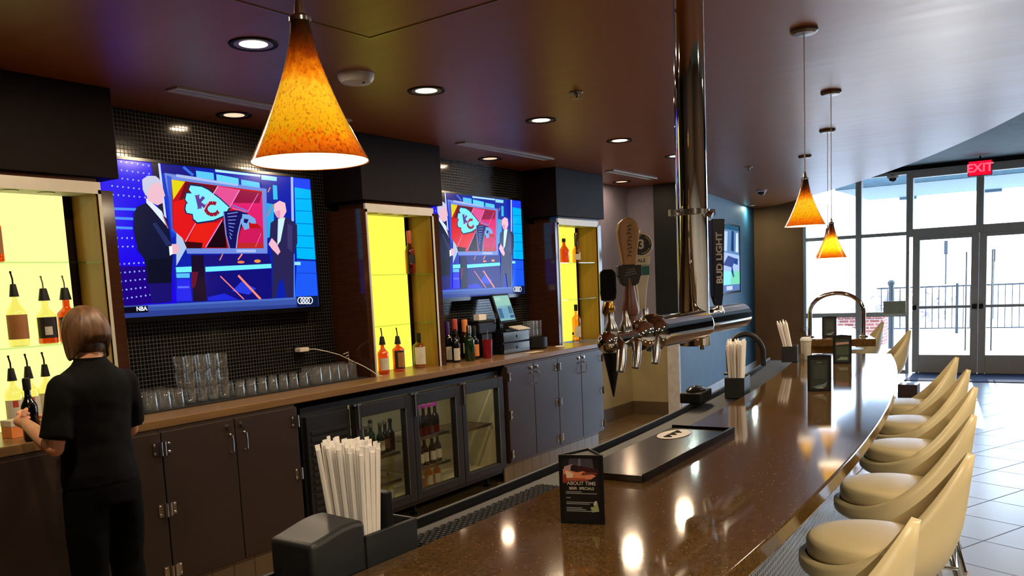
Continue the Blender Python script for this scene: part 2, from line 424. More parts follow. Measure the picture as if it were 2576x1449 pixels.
TVP = [
(12,32,170),[0,0,1,0,1,1,0,1],
(28,2,232),[0,.06,.27,.06,.255,1,0,1],
(28,0,130),[.046,.321,.168,.331,.162,.087,.041,.072],
(28,0,130),[0,.06,.12,.06,.1,.33,0,.33],
(150,170,255),[.055,.991,.053,.986,.049,.985,.047,.99,.05,.995,.054,.997],
(150,170,255),[.076,.99,.074,.984,.07,.984,.068,.989,.071,.994,.075,.994],
(150,170,255),[.097,.988,.095,.982,.091,.982,.09,.986,.092,.992,.096,.993],
(150,170,255),[.118,.986,.117,.981,.113,.98,.111,.985,.113,.991,.117,.991],
(150,170,255),[.14,.984,.138,.979,.134,.979,.132,.983,.135,.989,.139,.99],
(150,170,255),[.162,.983,.16,.977,.156,.976,.155,.982,.157,.988,.161,.988],
(150,170,255),[.185,.981,.182,.975,.178,.975,.176,.98,.179,.985,.183,.986],
(150,170,255),[.207,.979,.204,.973,.201,.973,.199,.977,.201,.983,.206,.984],
(150,170,255),[.055,.938,.052,.932,.048,.932,.047,.937,.049,.942,.053,.943],
(150,170,255),[.075,.937,.073,.931,.069,.931,.068,.936,.07,.941,.074,.941],
(150,170,255),[.096,.936,.094,.93,.09,.929,.089,.934,.091,.94,.095,.94],
(150,170,255),[.118,.933,.115,.928,.111,.928,.11,.932,.112,.938,.116,.939],
(150,170,255),[.139,.932,.137,.926,.133,.925,.132,.931,.134,.937,.138,.937],
(150,170,255),[.161,.931,.159,.925,.155,.924,.154,.93,.155,.936,.159,.936],
(150,170,255),[.183,.929,.181,.923,.177,.923,.175,.928,.178,.933,.182,.934],
(150,170,255),[.206,.928,.203,.922,.199,.921,.197,.926,.2,.932,.204,.932],
(150,170,255),[.054,.885,.052,.879,.048,.879,.047,.883,.049,.889,.053,.889],
(150,170,255),[.075,.883,.073,.878,.069,.878,.068,.882,.069,.888,.073,.888],
(150,170,255),[.096,.882,.094,.877,.09,.876,.089,.881,.09,.887,.094,.887],
(150,170,255),[.117,.881,.115,.876,.111,.874,.11,.88,.111,.886,.115,.886],
(150,170,255),[.138,.88,.136,.874,.132,.873,.131,.879,.133,.885,.137,.885],
(150,170,255),[.16,.878,.158,.872,.154,.872,.152,.877,.154,.882,.159,.883],
(150,170,255),[.182,.877,.18,.871,.176,.871,.174,.876,.176,.881,.18,.882],
(150,170,255),[.204,.876,.202,.87,.197,.87,.196,.874,.198,.88,.203,.881],
(150,170,255),[.054,.831,.052,.826,.048,.825,.046,.83,.049,.836,.053,.836],
(150,170,255),[.075,.83,.073,.825,.069,.824,.067,.829,.069,.835,.073,.835],
(150,170,255),[.096,.829,.093,.824,.089,.824,.088,.828,.09,.834,.094,.834],
(150,170,255),[.117,.828,.114,.822,.11,.822,.109,.827,.111,.833,.115,.833],
(150,170,255),[.138,.827,.135,.821,.131,.821,.13,.826,.132,.831,.136,.833],
(150,170,255),[.159,.826,.157,.82,.153,.82,.151,.825,.154,.83,.157,.831],
(150,170,255),[.18,.825,.178,.819,.175,.819,.173,.824,.175,.829,.179,.83],
(150,170,255),[.203,.824,.2,.818,.196,.818,.194,.822,.197,.828,.201,.829],
(150,170,255),[.054,.777,.052,.771,.048,.771,.046,.776,.048,.782,.052,.782],
(150,170,255),[.074,.776,.072,.771,.068,.77,.067,.776,.069,.781,.073,.782],
(150,170,255),[.095,.776,.092,.77,.089,.77,.087,.775,.089,.781,.093,.781],
(150,170,255),[.115,.775,.113,.769,.11,.769,.108,.774,.11,.779,.114,.781],
(150,170,255),[.136,.774,.134,.769,.131,.768,.129,.774,.131,.779,.135,.779],
(150,170,255),[.158,.774,.155,.768,.152,.768,.15,.773,.152,.778,.156,.778],
(150,170,255),[.179,.773,.177,.767,.173,.767,.171,.771,.173,.777,.178,.778],
(150,170,255),[.201,.771,.199,.766,.194,.766,.193,.771,.195,.777,.199,.777],
(150,170,255),[.053,.561,.051,.555,.047,.555,.046,.561,.048,.566,.052,.566],
(150,170,255),[.073,.561,.071,.557,.067,.555,.065,.561,.068,.567,.071,.567],
(150,170,255),[.092,.562,.09,.557,.087,.557,.085,.561,.087,.567,.091,.567],
(150,170,255),[.112,.562,.11,.557,.106,.557,.104,.562,.107,.567,.111,.568],
(150,170,255),[.132,.562,.131,.558,.127,.557,.125,.562,.127,.568,.131,.568],
(150,170,255),[.153,.563,.151,.558,.147,.558,.145,.562,.148,.568,.152,.568],
(150,170,255),[.174,.563,.171,.558,.168,.558,.166,.563,.168,.569,.172,.569],
(150,170,255),[.195,.563,.192,.559,.189,.558,.187,.563,.189,.569,.193,.569],
(150,170,255),[.053,.507,.05,.501,.047,.501,.045,.507,.048,.511,.051,.511],
(150,170,255),[.072,.507,.07,.502,.066,.502,.065,.507,.067,.512,.071,.512],
(150,170,255),[.092,.508,.09,.502,.086,.502,.084,.508,.087,.514,.09,.514],
(150,170,255),[.111,.509,.11,.503,.106,.503,.104,.508,.106,.514,.11,.514],
(150,170,255),[.132,.509,.129,.505,.125,.503,.124,.509,.126,.515,.13,.515],
(150,170,255),[.152,.51,.15,.505,.146,.505,.144,.51,.146,.516,.15,.516],
(150,170,255),[.173,.511,.17,.506,.166,.506,.164,.51,.167,.516,.171,.516],
(150,170,255),[.193,.511,.19,.506,.187,.506,.185,.511,.187,.517,.191,.517],
(150,170,255),[.053,.452,.05,.447,.046,.447,.045,.452,.047,.457,.051,.457],
(150,170,255),[.072,.454,.069,.448,.066,.448,.064,.452,.066,.458,.07,.458],
(150,170,255),[.091,.454,.089,.449,.085,.449,.083,.454,.086,.459,.09,.459],
(150,170,255),[.111,.455,.109,.45,.104,.45,.103,.455,.105,.46,.11,.46],
(150,170,255),[.131,.456,.129,.451,.125,.45,.123,.456,.125,.462,.129,.462],
(150,170,255),[.151,.457,.148,.451,.145,.451,.143,.457,.145,.463,.149,.463],
(150,170,255),[.171,.458,.169,.452,.165,.452,.163,.458,.166,.464,.169,.464],
(150,170,255),[.192,.459,.189,.454,.185,.454,.183,.459,.186,.465,.19,.465],
(150,170,255),[.052,.343,.05,.337,.046,.337,.045,.343,.047,.348,.05,.348],
(150,170,255),[.071,.345,.069,.339,.065,.339,.064,.345,.066,.35,.069,.35],
(150,170,255),[.09,.346,.088,.34,.084,.34,.082,.346,.085,.352,.089,.352],
(150,170,255),[.11,.347,.107,.343,.103,.343,.102,.347,.104,.353,.108,.353],
(150,170,255),[.129,.35,.127,.344,.122,.344,.121,.35,.123,.355,.127,.355],
(150,170,255),[.148,.351,.146,.346,.142,.346,.141,.351,.143,.356,.146,.356],
(150,170,255),[.168,.353,.166,.347,.162,.347,.161,.353,.162,.359,.167,.359],
(150,170,255),[.189,.354,.186,.35,.182,.35,.18,.354,.183,.36,.187,.36],
(150,170,255),[.052,.288,.05,.283,.046,.283,.045,.288,.046,.293,.05,.293],
(150,170,255),[.071,.29,.068,.285,.064,.285,.063,.29,.065,.295,.069,.295],
(150,170,255),[.089,.292,.087,.286,.083,.286,.082,.292,.084,.298,.088,.298],
(150,170,255),[.108,.294,.106,.288,.103,.288,.101,.294,.103,.3,.107,.3],
(150,170,255),[.128,.296,.125,.291,.122,.291,.12,.296,.122,.301,.126,.301],
(150,170,255),[.147,.298,.145,.293,.141,.293,.139,.299,.141,.303,.146,.303],
(150,170,255),[.167,.3,.164,.294,.161,.295,.159,.3,.161,.305,.165,.305],
(150,170,255),[.187,.302,.185,.296,.18,.296,.179,.302,.181,.308,.185,.308],
(150,170,255),[.052,.233,.05,.227,.046,.229,.044,.233,.046,.239,.05,.239],
(150,170,255),[.07,.235,.068,.23,.064,.231,.062,.235,.065,.241,.069,.241],
(150,170,255),[.089,.238,.087,.232,.083,.233,.082,.238,.083,.243,.087,.243],
(150,170,255),[.108,.24,.106,.234,.102,.235,.1,.24,.103,.245,.106,.245],
(150,170,255),[.127,.242,.125,.238,.12,.238,.119,.242,.121,.248,.125,.248],
(150,170,255),[.146,.244,.144,.24,.14,.24,.138,.245,.141,.25,.145,.25],
(150,170,255),[.166,.247,.163,.242,.159,.242,.157,.248,.16,.252,.164,.252],
(150,170,255),[.185,.25,.183,.244,.179,.244,.177,.25,.18,.256,.183,.255],
(150,170,255),[.052,.178,.049,.173,.045,.173,.044,.179,.046,.183,.05,.183],
(150,170,255),[.07,.181,.068,.175,.064,.175,.062,.181,.064,.187,.068,.186],
(150,170,255),[.089,.183,.086,.178,.082,.179,.081,.183,.083,.189,.087,.189],
(150,170,255),[.107,.186,.104,.181,.101,.181,.099,.187,.101,.191,.105,.191],
(150,170,255),[.126,.189,.124,.183,.12,.183,.118,.189,.12,.195,.124,.195],
(150,170,255),[.145,.191,.143,.186,.139,.187,.137,.191,.139,.197,.143,.197],
(150,170,255),[.164,.195,.162,.189,.158,.189,.156,.195,.159,.2,.162,.199],
(150,170,255),[.183,.197,.182,.191,.177,.191,.176,.197,.178,.202,.182,.202],
(150,170,255),[.051,.123,.049,.118,.045,.118,.044,.123,.046,.129,.05,.128],
(150,170,255),[.069,.126,.067,.121,.063,.121,.062,.127,.064,.131,.068,.131],
(150,170,255),[.088,.129,.085,.123,.082,.123,.08,.129,.082,.135,.086,.135],
(150,170,255),[.106,.132,.104,.127,.1,.127,.099,.132,.101,.138,.104,.137],
(150,170,255),[.125,.135,.122,.13,.118,.13,.117,.136,.119,.14,.123,.14],
(150,170,255),[.144,.138,.141,.132,.138,.132,.136,.138,.138,.144,.142,.144],
(150,170,255),[.163,.141,.161,.136,.157,.136,.155,.141,.157,.147,.161,.147],
(150,170,255),[.182,.144,.18,.139,.176,.139,.174,.145,.176,.15,.18,.149],
(70,140,255),[.044,.679,.134,.682,.136,.7,.045,.697],
(30,10,235),[.044,.674,.134,.676,.135,.684,.045,.681],
(70,140,255),[.045,.621,.118,.621,.12,.639,.046,.639],
(30,10,235),[.045,.615,.118,.615,.119,.623,.045,.623],
(70,140,255),[.046,.562,.113,.561,.114,.579,.048,.58],
(30,10,235),[.046,.557,.113,.555,.113,.563,.046,.564],
(30,28,50),[.213,1,.243,1,.252,.64,.229,.639],
(24,24,130),[.254,1,.405,.994,.401,.933,.259,.937],
(50,110,230),[.346,.988,.387,.937,.396,.951,.355,1],
(20,60,200),[.25,.94,.274,.936,.292,.532,.27,.515],
(205,215,250),[.242,1,.248,.644,.257,.646,.251,1],
(90,200,255),[.406,.977,.487,.973,.487,.925,.406,.933],
(100,215,255),[.5,.967,.607,.952,.607,.907,.499,.922],
(90,205,255),[.62,.946,.714,.936,.715,.891,.619,.903],
(180,235,255),[.496,.999,.723,.994,.722,.979,.497,.982],
(150,225,255),[.727,.993,.811,.989,.808,.959,.726,.96],
(20,40,160),[.722,.947,.812,.94,.796,.641,.736,.638],
(60,190,240),[.785,.928,.808,.926,.806,.822,.782,.82],
(40,170,235),[.745,.79,.783,.785,.77,.55,.733,.531],
(180,130,130),[.733,.671,.786,.783,.781,.787,.727,.675],
(230,150,120),[.758,.87,.773,.907,.768,.91,.753,.872],
(35,70,255),[.904,.998,1,.997,1,.919,.906,.923],
(0,185,255),[.906,.925,1,.917,1,.369,.89,.379],
(0,110,200),[.907,.836,1,.842,1,.847,.908,.842],
(0,110,200),[.902,.743,1,.747,1,.752,.903,.749],
(0,110,200),[.896,.646,1,.647,1,.653,.897,.652],
(0,110,200),[.891,.553,1,.552,1,.558,.892,.559],
(0,110,200),[.886,.46,.994,.457,.995,.463,.887,.466],
(30,90,245),[.89,.374,1,.364,.999,.067,.86,.067],
(20,40,150),[.889,.363,1,.357,1,.371,.89,.376],
(20,60,200),[.883,.264,.998,.259,.999,.265,.884,.269],
(150,230,255),[.868,.329,.908,.327,.91,.352,.869,.354],
(175,190,255),[.889,1,.875,.665,.889,.666,.903,1],
(90,150,255),[.871,.415,.854,.081,.861,.081,.878,.416],
(112,140,222),[.265,.942,.749,.895,.727,.416,.334,.411,.322,.495,.284,.579],
(60,90,210),[.274,.928,.294,.919,.292,.54,.273,.562],
(170,190,240),[.316,.941,.401,.934,.513,.92,.601,.91,.601,.896,.4,.913,.315,.923],
(170,190,240),[.568,.443,.668,.445,.666,.424,.567,.423],
(190,16,22),[.293,.902,.724,.874,.709,.454,.327,.447,.317,.5,.28,.579],
(110,10,26),[.354,.897,.503,.885,.463,.801,.397,.863,.31,.741],
(228,214,20),[.293,.902,.352,.896,.293,.769],
(226,20,24),[.292,.756,.338,.776,.388,.618,.329,.492,.317,.5,.283,.579],
(232,30,20),[.383,.617,.496,.632,.423,.454,.329,.451],
(230,80,150),[.503,.885,.608,.872,.55,.738,.466,.801],
(226,30,110),[.608,.87,.723,.862,.713,.593,.638,.702,.546,.738],
(150,12,66),[.608,.87,.723,.862,.706,.786,.569,.774],
(206,24,90),[.601,.595,.713,.602,.708,.459,.569,.456],
(232,40,130),[.496,.632,.539,.661,.429,.462,.418,.462],
(26,4,16),[.515,.662,.521,.455,.422,.454],
(60,6,12),[.322,.495,.408,.486,.401,.448,.327,.447],
(190,40,40),[.577,.491,.71,.494,.708,.455,.57,.452],
(24,40,90),[.371,.885,.425,.882,.457,.862,.511,.801,.557,.74,.529,.678,.471,.637,.389,.613,.371,.639,.37,.674,.341,.68,.337,.708,.342,.744,.351,.753,.341,.777,.348,.825,.375,.827,.362,.854],
(128,238,250),[.375,.873,.425,.87,.455,.852,.506,.796,.548,.741,.523,.684,.468,.647,.392,.626,.375,.649,.374,.681,.347,.687,.343,.712,.348,.744,.356,.753,.346,.775,.354,.818,.378,.82,.366,.845],
(96,60,150),[.392,.803,.4,.722,.417,.729,.409,.81],
(96,60,150),[.427,.809,.402,.769,.411,.756,.437,.795],
(96,60,150),[.402,.753,.429,.725,.439,.743,.411,.771],
(120,80,160),[.391,.799,.413,.807,.413,.816,.39,.809],
(120,80,160),[.397,.716,.417,.722,.417,.731,.397,.726],
(150,20,44),[.49,.773,.473,.778,.467,.753,.483,.749],
(150,20,44),[.469,.778,.452,.77,.454,.747,.471,.753],
(150,20,44),[.448,.767,.435,.749,.445,.732,.459,.75],
(150,20,44),[.432,.743,.427,.721,.443,.716,.448,.739],
(150,20,44),[.427,.714,.432,.692,.448,.702,.443,.724],
(150,20,44),[.434,.688,.447,.674,.458,.695,.445,.708],
(150,20,44),[.45,.672,.468,.671,.471,.696,.454,.697],
(150,20,44),[.472,.671,.489,.682,.483,.705,.467,.695],
(150,20,44),[.492,.686,.504,.706,.49,.721,.48,.7],
(128,238,250),[.485,.738,.497,.701,.516,.716,.503,.753],
(235,190,230),[.501,.886,.419,.704,.422,.7,.504,.883],
(240,150,200),[.381,.62,.327,.492,.331,.489,.384,.618],
(240,150,210),[.606,.871,.548,.739,.551,.736,.61,.869],
(240,150,210),[.508,.652,.418,.456,.422,.454,.511,.648],
(230,120,190),[.702,.857,.638,.716,.642,.714,.705,.855],
(230,100,150),[.701,.567,.664,.464,.667,.462,.704,.564],
(18,16,92),[.518,.709,.609,.727,.641,.702,.605,.613,.58,.543,.568,.451,.532,.451,.521,.549],
(130,140,226),[.536,.691,.59,.707,.59,.713,.536,.697],
(130,140,226),[.537,.67,.583,.679,.583,.686,.537,.675],
(130,140,226),[.537,.647,.576,.652,.577,.657,.538,.653],
(130,140,226),[.538,.624,.57,.623,.571,.629,.538,.631],
(130,140,226),[.538,.603,.563,.596,.564,.602,.539,.609],
(130,140,226),[.538,.581,.557,.568,.559,.574,.539,.586],
(130,140,226),[.538,.559,.55,.541,.553,.545,.541,.563],
(130,140,226),[.538,.538,.543,.515,.547,.517,.541,.541],
(110,140,220),[.517,.707,.519,.549,.525,.55,.522,.708],
(110,140,220),[.519,.548,.531,.45,.536,.452,.524,.55],
(150,170,235),[.603,.665,.578,.552,.583,.551,.608,.664],
(150,170,235),[.578,.552,.564,.452,.569,.451,.583,.551],
(110,120,220),[.564,.753,.641,.715,.644,.725,.567,.762],
(226,110,160),[.561,.734,.629,.71,.631,.718,.562,.743],
(120,170,232),[.612,.7,.647,.696,.675,.67,.68,.635,.658,.633,.641,.643,.642,.597,.616,.584,.602,.63],
(18,16,92),[.618,.666,.642,.663,.631,.632,.615,.639],
(176,200,232),[.293,.551,.317,.516,.332,.451,.28,.329],
(24,18,120),[.403,.403,.736,.414,.741,.334,.41,.328],
(230,140,120),[.496,.412,.478,.368,.483,.364,.5,.41],
(250,150,120),[.591,.414,.568,.372,.573,.367,.597,.408],
(240,130,70),[.603,.352,.599,.346,.589,.343,.578,.343,.569,.346,.566,.352,.57,.359,.579,.362,.59,.362,.599,.359],
(244,150,70),[.688,.359,.684,.352,.675,.347,.664,.347,.655,.352,.652,.359,.656,.367,.665,.371,.676,.371,.685,.367],
(112,238,255),[.41,.32,.742,.339,.742,.307,.409,.286],
(112,238,255),[.277,.32,.347,.324,.345,.286,.277,.284],
(90,190,250),[.276,.278,.336,.279,.334,.247,.276,.248],
(18,14,120),[.408,.283,.741,.303,.733,.072,.401,.084],
(24,10,40),[.349,.402,.406,.402,.403,.084,.34,.085],
(100,16,44),[.345,.287,.375,.287,.357,.188,.34,.173],
(40,60,225),[.527,.146,.579,.213,.651,.157,.611,.115],
(30,40,215),[.409,.111,.49,.131,.559,.081,.407,.085],
(40,40,235),[.276,.241,.333,.239,.335,.09,.266,.092],
(90,110,250),[.277,.192,.327,.191,.329,.178,.277,.178],
(255,130,112),[.475,.251,.582,.08,.586,.086,.479,.257],
(255,140,116),[.561,.252,.666,.072,.675,.083,.569,.262],
(14,18,52),[.176,.736,.201,.731,.229,.687,.257,.641,.264,.538,.268,.458,.269,.4,.257,.29,.246,.088,.162,.083,.154,.23,.148,.37,.124,.432,.116,.562,.122,.663,.138,.708],
(24,14,110),[.153,.225,.254,.241,.246,.087,.162,.083],
(10,12,36),[.162,.37,.262,.386,.252,.217,.152,.214],
(34,44,96),[.194,.605,.21,.614,.268,.474,.246,.458],
(222,236,252),[.178,.769,.202,.739,.239,.687,.259,.578,.252,.593,.199,.699,.178,.736],
(176,90,120),[.238,.671,.249,.64,.261,.578,.255,.578],
(238,190,206),[.176,.883,.207,.913,.237,.905,.252,.846,.259,.79,.25,.782,.245,.743,.223,.726,.185,.751,.178,.813],
(200,204,228),[.169,.885,.193,.913,.227,.916,.244,.891,.24,.874,.214,.867,.195,.839,.19,.808,.178,.782,.168,.82],
(238,180,196),[.268,.474,.294,.476,.301,.441,.285,.408,.264,.408],
(236,244,255),[.255,.459,.269,.463,.269,.408,.255,.397],
(40,36,84),[.756,.643,.801,.688,.852,.692,.904,.637,.898,.5,.872,.405,.854,.079,.812,.078,.8,.231,.772,.188,.752,.083,.731,.084,.756,.397,.74,.484],
(60,54,110),[.85,.645,.876,.628,.864,.425,.839,.462],
(206,238,244),[.799,.678,.839,.69,.803,.511,.783,.475],
(248,192,206),[.783,.785,.815,.814,.845,.8,.849,.736,.825,.68,.794,.686,.779,.731],
(232,150,190),[.787,.731,.815,.742,.811,.688,.794,.686],
(246,184,206),[.736,.484,.756,.532,.78,.494,.798,.431,.783,.404,.753,.449],
(58,84,168),[0,.078,.873,.077,.999,.078,.999,0,0,0],
(74,108,196),[.147,.076,.866,.079,.865,.063,.146,.062],
(44,62,140),[0,.041,1,.021,.999,0,0,0],
(8,8,24),[.008,.068,.142,.071,.143,.029,.006,.031],
(14,26,64),[.869,.084,.997,.084,.997,.001,.869,.003],
(236,240,250),[.903,.052,.901,.04,.906,.038,.909,.051],
(236,240,250),[.901,.042,.895,.033,.899,.027,.906,.036],
(236,240,250),[.896,.034,.889,.031,.89,.024,.898,.026],
(236,240,250),[.89,.031,.883,.035,.88,.028,.888,.024],
(236,240,250),[.884,.034,.879,.043,.874,.038,.88,.029],
(236,240,250),[.879,.042,.878,.054,.873,.053,.874,.041],
(236,240,250),[.878,.053,.881,.066,.875,.067,.873,.054],
(236,240,250),[.88,.063,.886,.072,.882,.078,.876,.069],
(236,240,250),[.885,.071,.893,.075,.891,.081,.883,.079],
(236,240,250),[.891,.075,.899,.07,.901,.078,.893,.081],
(236,240,250),[.897,.072,.903,.062,.907,.067,.902,.076],
(236,240,250),[.902,.063,.903,.051,.909,.052,.908,.064],
(236,240,250),[.922,.051,.919,.038,.925,.036,.927,.05],
(236,240,250),[.92,.041,.913,.032,.918,.026,.924,.035],
(236,240,250),[.915,.033,.907,.029,.908,.023,.917,.025],
(236,240,250),[.909,.029,.901,.034,.899,.026,.906,.023],
(236,240,250),[.903,.032,.897,.042,.892,.037,.897,.027],
(236,240,250),[.897,.041,.896,.053,.89,.052,.892,.04],
(236,240,250),[.896,.051,.899,.064,.894,.066,.89,.053],
(236,240,250),[.898,.062,.904,.071,.901,.077,.894,.068],
(236,240,250),[.903,.07,.911,.074,.91,.08,.902,.078],
(236,240,250),[.91,.074,.917,.069,.919,.077,.911,.08],
(236,240,250),[.916,.07,.921,.061,.925,.066,.92,.075],
(236,240,250),[.92,.062,.922,.05,.927,.051,.926,.063],
(236,240,250),[.941,.05,.938,.037,.943,.035,.946,.048],
(236,240,250),[.938,.038,.932,.029,.936,.025,.943,.034],
(236,240,250),[.934,.031,.925,.028,.927,.02,.935,.024],
(236,240,250),[.927,.028,.92,.032,.917,.025,.925,.021],
(236,240,250),[.921,.031,.915,.041,.911,.036,.916,.026],
(236,240,250),[.916,.038,.915,.052,.909,.051,.91,.037],
(236,240,250),[.915,.05,.917,.062,.912,.064,.909,.052],
(236,240,250),[.917,.061,.923,.07,.919,.075,.913,.067],
(236,240,250),[.922,.069,.93,.072,.928,.079,.92,.076],
(236,240,250),[.928,.072,.936,.068,.938,.075,.93,.079],
(236,240,250),[.934,.069,.939,.06,.945,.064,.939,.074],
(236,240,250),[.939,.061,.941,.049,.946,.05,.945,.062],
(236,240,250),[.959,.049,.957,.036,.962,.034,.965,.046],
(236,240,250),[.957,.037,.951,.028,.955,.024,.962,.033],
(236,240,250),[.952,.029,.944,.027,.945,.019,.954,.023],
(236,240,250),[.946,.027,.938,.031,.936,.024,.944,.019],
(236,240,250),[.939,.029,.934,.04,.929,.035,.935,.025],
(236,240,250),[.934,.037,.933,.051,.927,.05,.929,.036],
(236,240,250),[.933,.049,.936,.061,.931,.063,.927,.051],
(236,240,250),[.935,.06,.941,.069,.938,.074,.931,.064],
(236,240,250),[.94,.068,.948,.07,.947,.078,.939,.075],
(236,240,250),[.946,.071,.954,.067,.957,.074,.949,.078],
(236,240,250),[.953,.068,.959,.059,.963,.063,.958,.072],
(236,240,250),[.958,.06,.959,.048,.965,.049,.964,.061],
]
TV_TXT = (0.117, 0.053)
# ------------------------------------------------------------------ the room
def yo(x): return .57+(x-1.9)**2/40.             # customer edge of the bar top
def yi(x): return 1.26+(x-1.9)**2/46.            # staff edge of the bar top
def ys(x): return -.70+.03*(x-1.66)**2           # edge of the lowered ceiling
XW, CZ, HZ = 14.7, 2.77, 3.2
XB, YR = -4., -7.

b = MB().box(XB, XW+.1, YR, 1.2, -.1, 0).box(8.6, XW+.1, 1.2, 4.75, -.1, 0)
struct(b.build('floor', 'floor', smooth=0))
b = MB().box(XB, 8.6, 1.2, 5.2, -.1, 0).box(8.6, 9.8, 3.0, 5.2, -.099, .001)
struct(b.build('floor_behind_bar', 'floor_bar', smooth=0))

b = MB(); xs = [XB+(XW-XB)*i/60 for i in range(61)]
v = []; f = []
for x in xs:
    y = min(ys(x), 4.6)
    v += [(x, y, CZ), (x, 5.2, CZ), (x, y, HZ), (x, y+.06, HZ)]
for i in range(60):
    a = 4*i; f += [(a, a+1, a+5, a+4), (a+4, a+6, a+2, a)]
b.add(v, f)
ceil_low = struct(b.build('ceiling', 'ceiling', smooth=30))
struct(MB().box(XB, XW+.1, YR, 5.2, HZ, HZ+.1).build('ceiling_high', 'ceil_hi', smooth=0))

struct(MB().box(XB, 8.3, 4.6, 4.75, 0, HZ).build('wall_back', 'mosaic', smooth=0))
b = MB().box(8.3, 9.8, 4.62, 4.8, 1.1, HZ, 0).box(8.3, 9.8, 4.62, 4.8, 0, 1.1, 1)
struct(b.build('wall_recess', ['lavender', 'beige'], smooth=0))
b = MB().box(9.68, 9.8, 4.27, 4.62, 1.1, HZ, 0).box(9.68, 9.8, 4.02, 4.62, 0, 1.1, 1).box(9.66, 9.80, 3.985, 4.27, 1.15, HZ, 2).box(9.68, 9.8, 4.02, 4.27, 1.1, 1.15, 2)
struct(b.build('wall_end', ['lavender', 'beige', 'dark_wall'], smooth=0))
struct(MB().box(9.66, 9.69, 4.0, 4.62, 0, .16).box(8.3, 9.66, 4.6, 4.62, 0, .16).build('baseboard_recess', 'base_brown', smooth=0))
# teal wall runs slightly away from the bar line
tx0, ty0, tx1, ty1 = 9.68, 4.0, 14.7, 4.66
ta = math.atan2(ty1-ty0, tx1-tx0); TW = T(tx0, ty0, 0) @ RZ(ta); tl = math.hypot(tx1-tx0, ty1-ty0)
b = MB().box(.05, tl, 0, .12, 0, HZ, 0, TW)
struct(b.build('wall_accent', 'teal', smooth=0))
struct(MB().box(-.02, .05, -.005, .14, 0, 1.15, 0, TW).build('trim_1', 'white', smooth=0, bevel=.004))
struct(MB().box(.05, tl, -.015, 0, 0, .17, 0, TW).build('baseboard_accent', 'white', smooth=0))
struct(MB().box(XW, XW+.15, 3.83, 4.8, 0, HZ).build('wall_far', 'brown_wall', smooth=0))
struct(MB().box(XW, XW+.15, -2.1, 3.83, 3.13, HZ+.1).box(XW, XW+.15, YR, -2.1, 0, HZ+.1).build('wall_window', 'black', smooth=0))  # unseen stretch past the windows made solid to darken the chrome's reflections
struct(MB().box(XB, XW+.1, YR-.15, YR, 0, HZ).build('wall_right', 'room_wall', smooth=0))
struct(MB().box(XB-.15, XB, YR, 5., 0, HZ).build('wall_rear', 'room_wall', smooth=0))

# window wall: sidelights, transoms, pair of doors
def pane(name, y0, y1, z0, z1, fr, n, bars=(), thick=.05, xm='pane'):
    b = MB()
    b.box(XW-.05, XW+.07, y0, y0+fr, z0, z1).box(XW-.05, XW+.07, y1-fr, y1, z0, z1)
    b.box(XW-.05, XW+.07, y0+fr, y1-fr, z0, z0+thick).box(XW-.05, XW+.07, y0+fr, y1-fr, z1-thick, z1)
    for z, h in bars: b.box(XW-.045, XW+.065, y0+fr, y1-fr, z-h/2, z+h/2)
    o = struct(b.build('%s_%d' % (name, n), 'alu_grey', smooth=0, bevel=.004, seg=1))
    MB().box(XW+.007, XW+.013, y0+fr, y1-fr, z0+thick, z1-thick).build('glass_pane', xm, parent=o, smooth=0)
    return o
pane('window', 2.965, 3.83, 0, 3.13, .045, 1, bars=((2.18, .055), (.93, .075)))
pane('window', 2.22, 2.965, 0, 3.13, .045, 2, bars=((2.18, .055), (.93, .075)))
pane('window', 1.26, 2.22, 2.12, 3.13, .05, 3, thick=.12)
pane('window', .30, 1.26, 2.12, 3.13, .05, 4, thick=.12)
y = .30
for n in range(5, 7):
    pane('window', y-1.2, y, 0, 3.13, .045, n, bars=((2.18, .055), (.93, .075))); y -= 1.2
def door(y0, y1, n, hinge):
    b = MB(); st = .1
    b.box(XW-.04, XW+.03, y0, y0+st, .01, 2.12).box(XW-.04, XW+.03, y1-st, y1, .01, 2.12)
    b.box(XW-.04, XW+.03, y0+st, y1-st, .01, .29).box(XW-.04, XW+.03, y0+st, y1-st, 2.06, 2.12)
    o = struct(b.build('door_%d' % n, 'alu_grey', smooth=0, bevel=.004, seg=1))
    MB().box(XW-.008, XW-.002, y0+st, y1-st, .29, 2.06).build('glass_pane', 'pane', parent=o, smooth=0)
    MB().tube([(XW-.11, y0+.06, 1.03), (XW-.11, y1-.06, 1.03)], .022, 8).build('push_bar', 'alu_grey', parent=o)
    for y in (y0+.045, y1-.045):
        MB().box(XW-.135, XW-.04, y-.03, y+.03, .995, 1.065).build('bar_bracket', 'black', parent=o, bevel=.006)
    yy = y1-.17 if hinge else y0+.17
    MB().tube([(XW+.05, yy, .35), (XW+.05, yy, 1.85)], .012, 8).build('pull_handle', 'alu', parent=o)
    return o
door(1.265, 2.17, 1, 0); door(.355, 1.26, 2, 1)

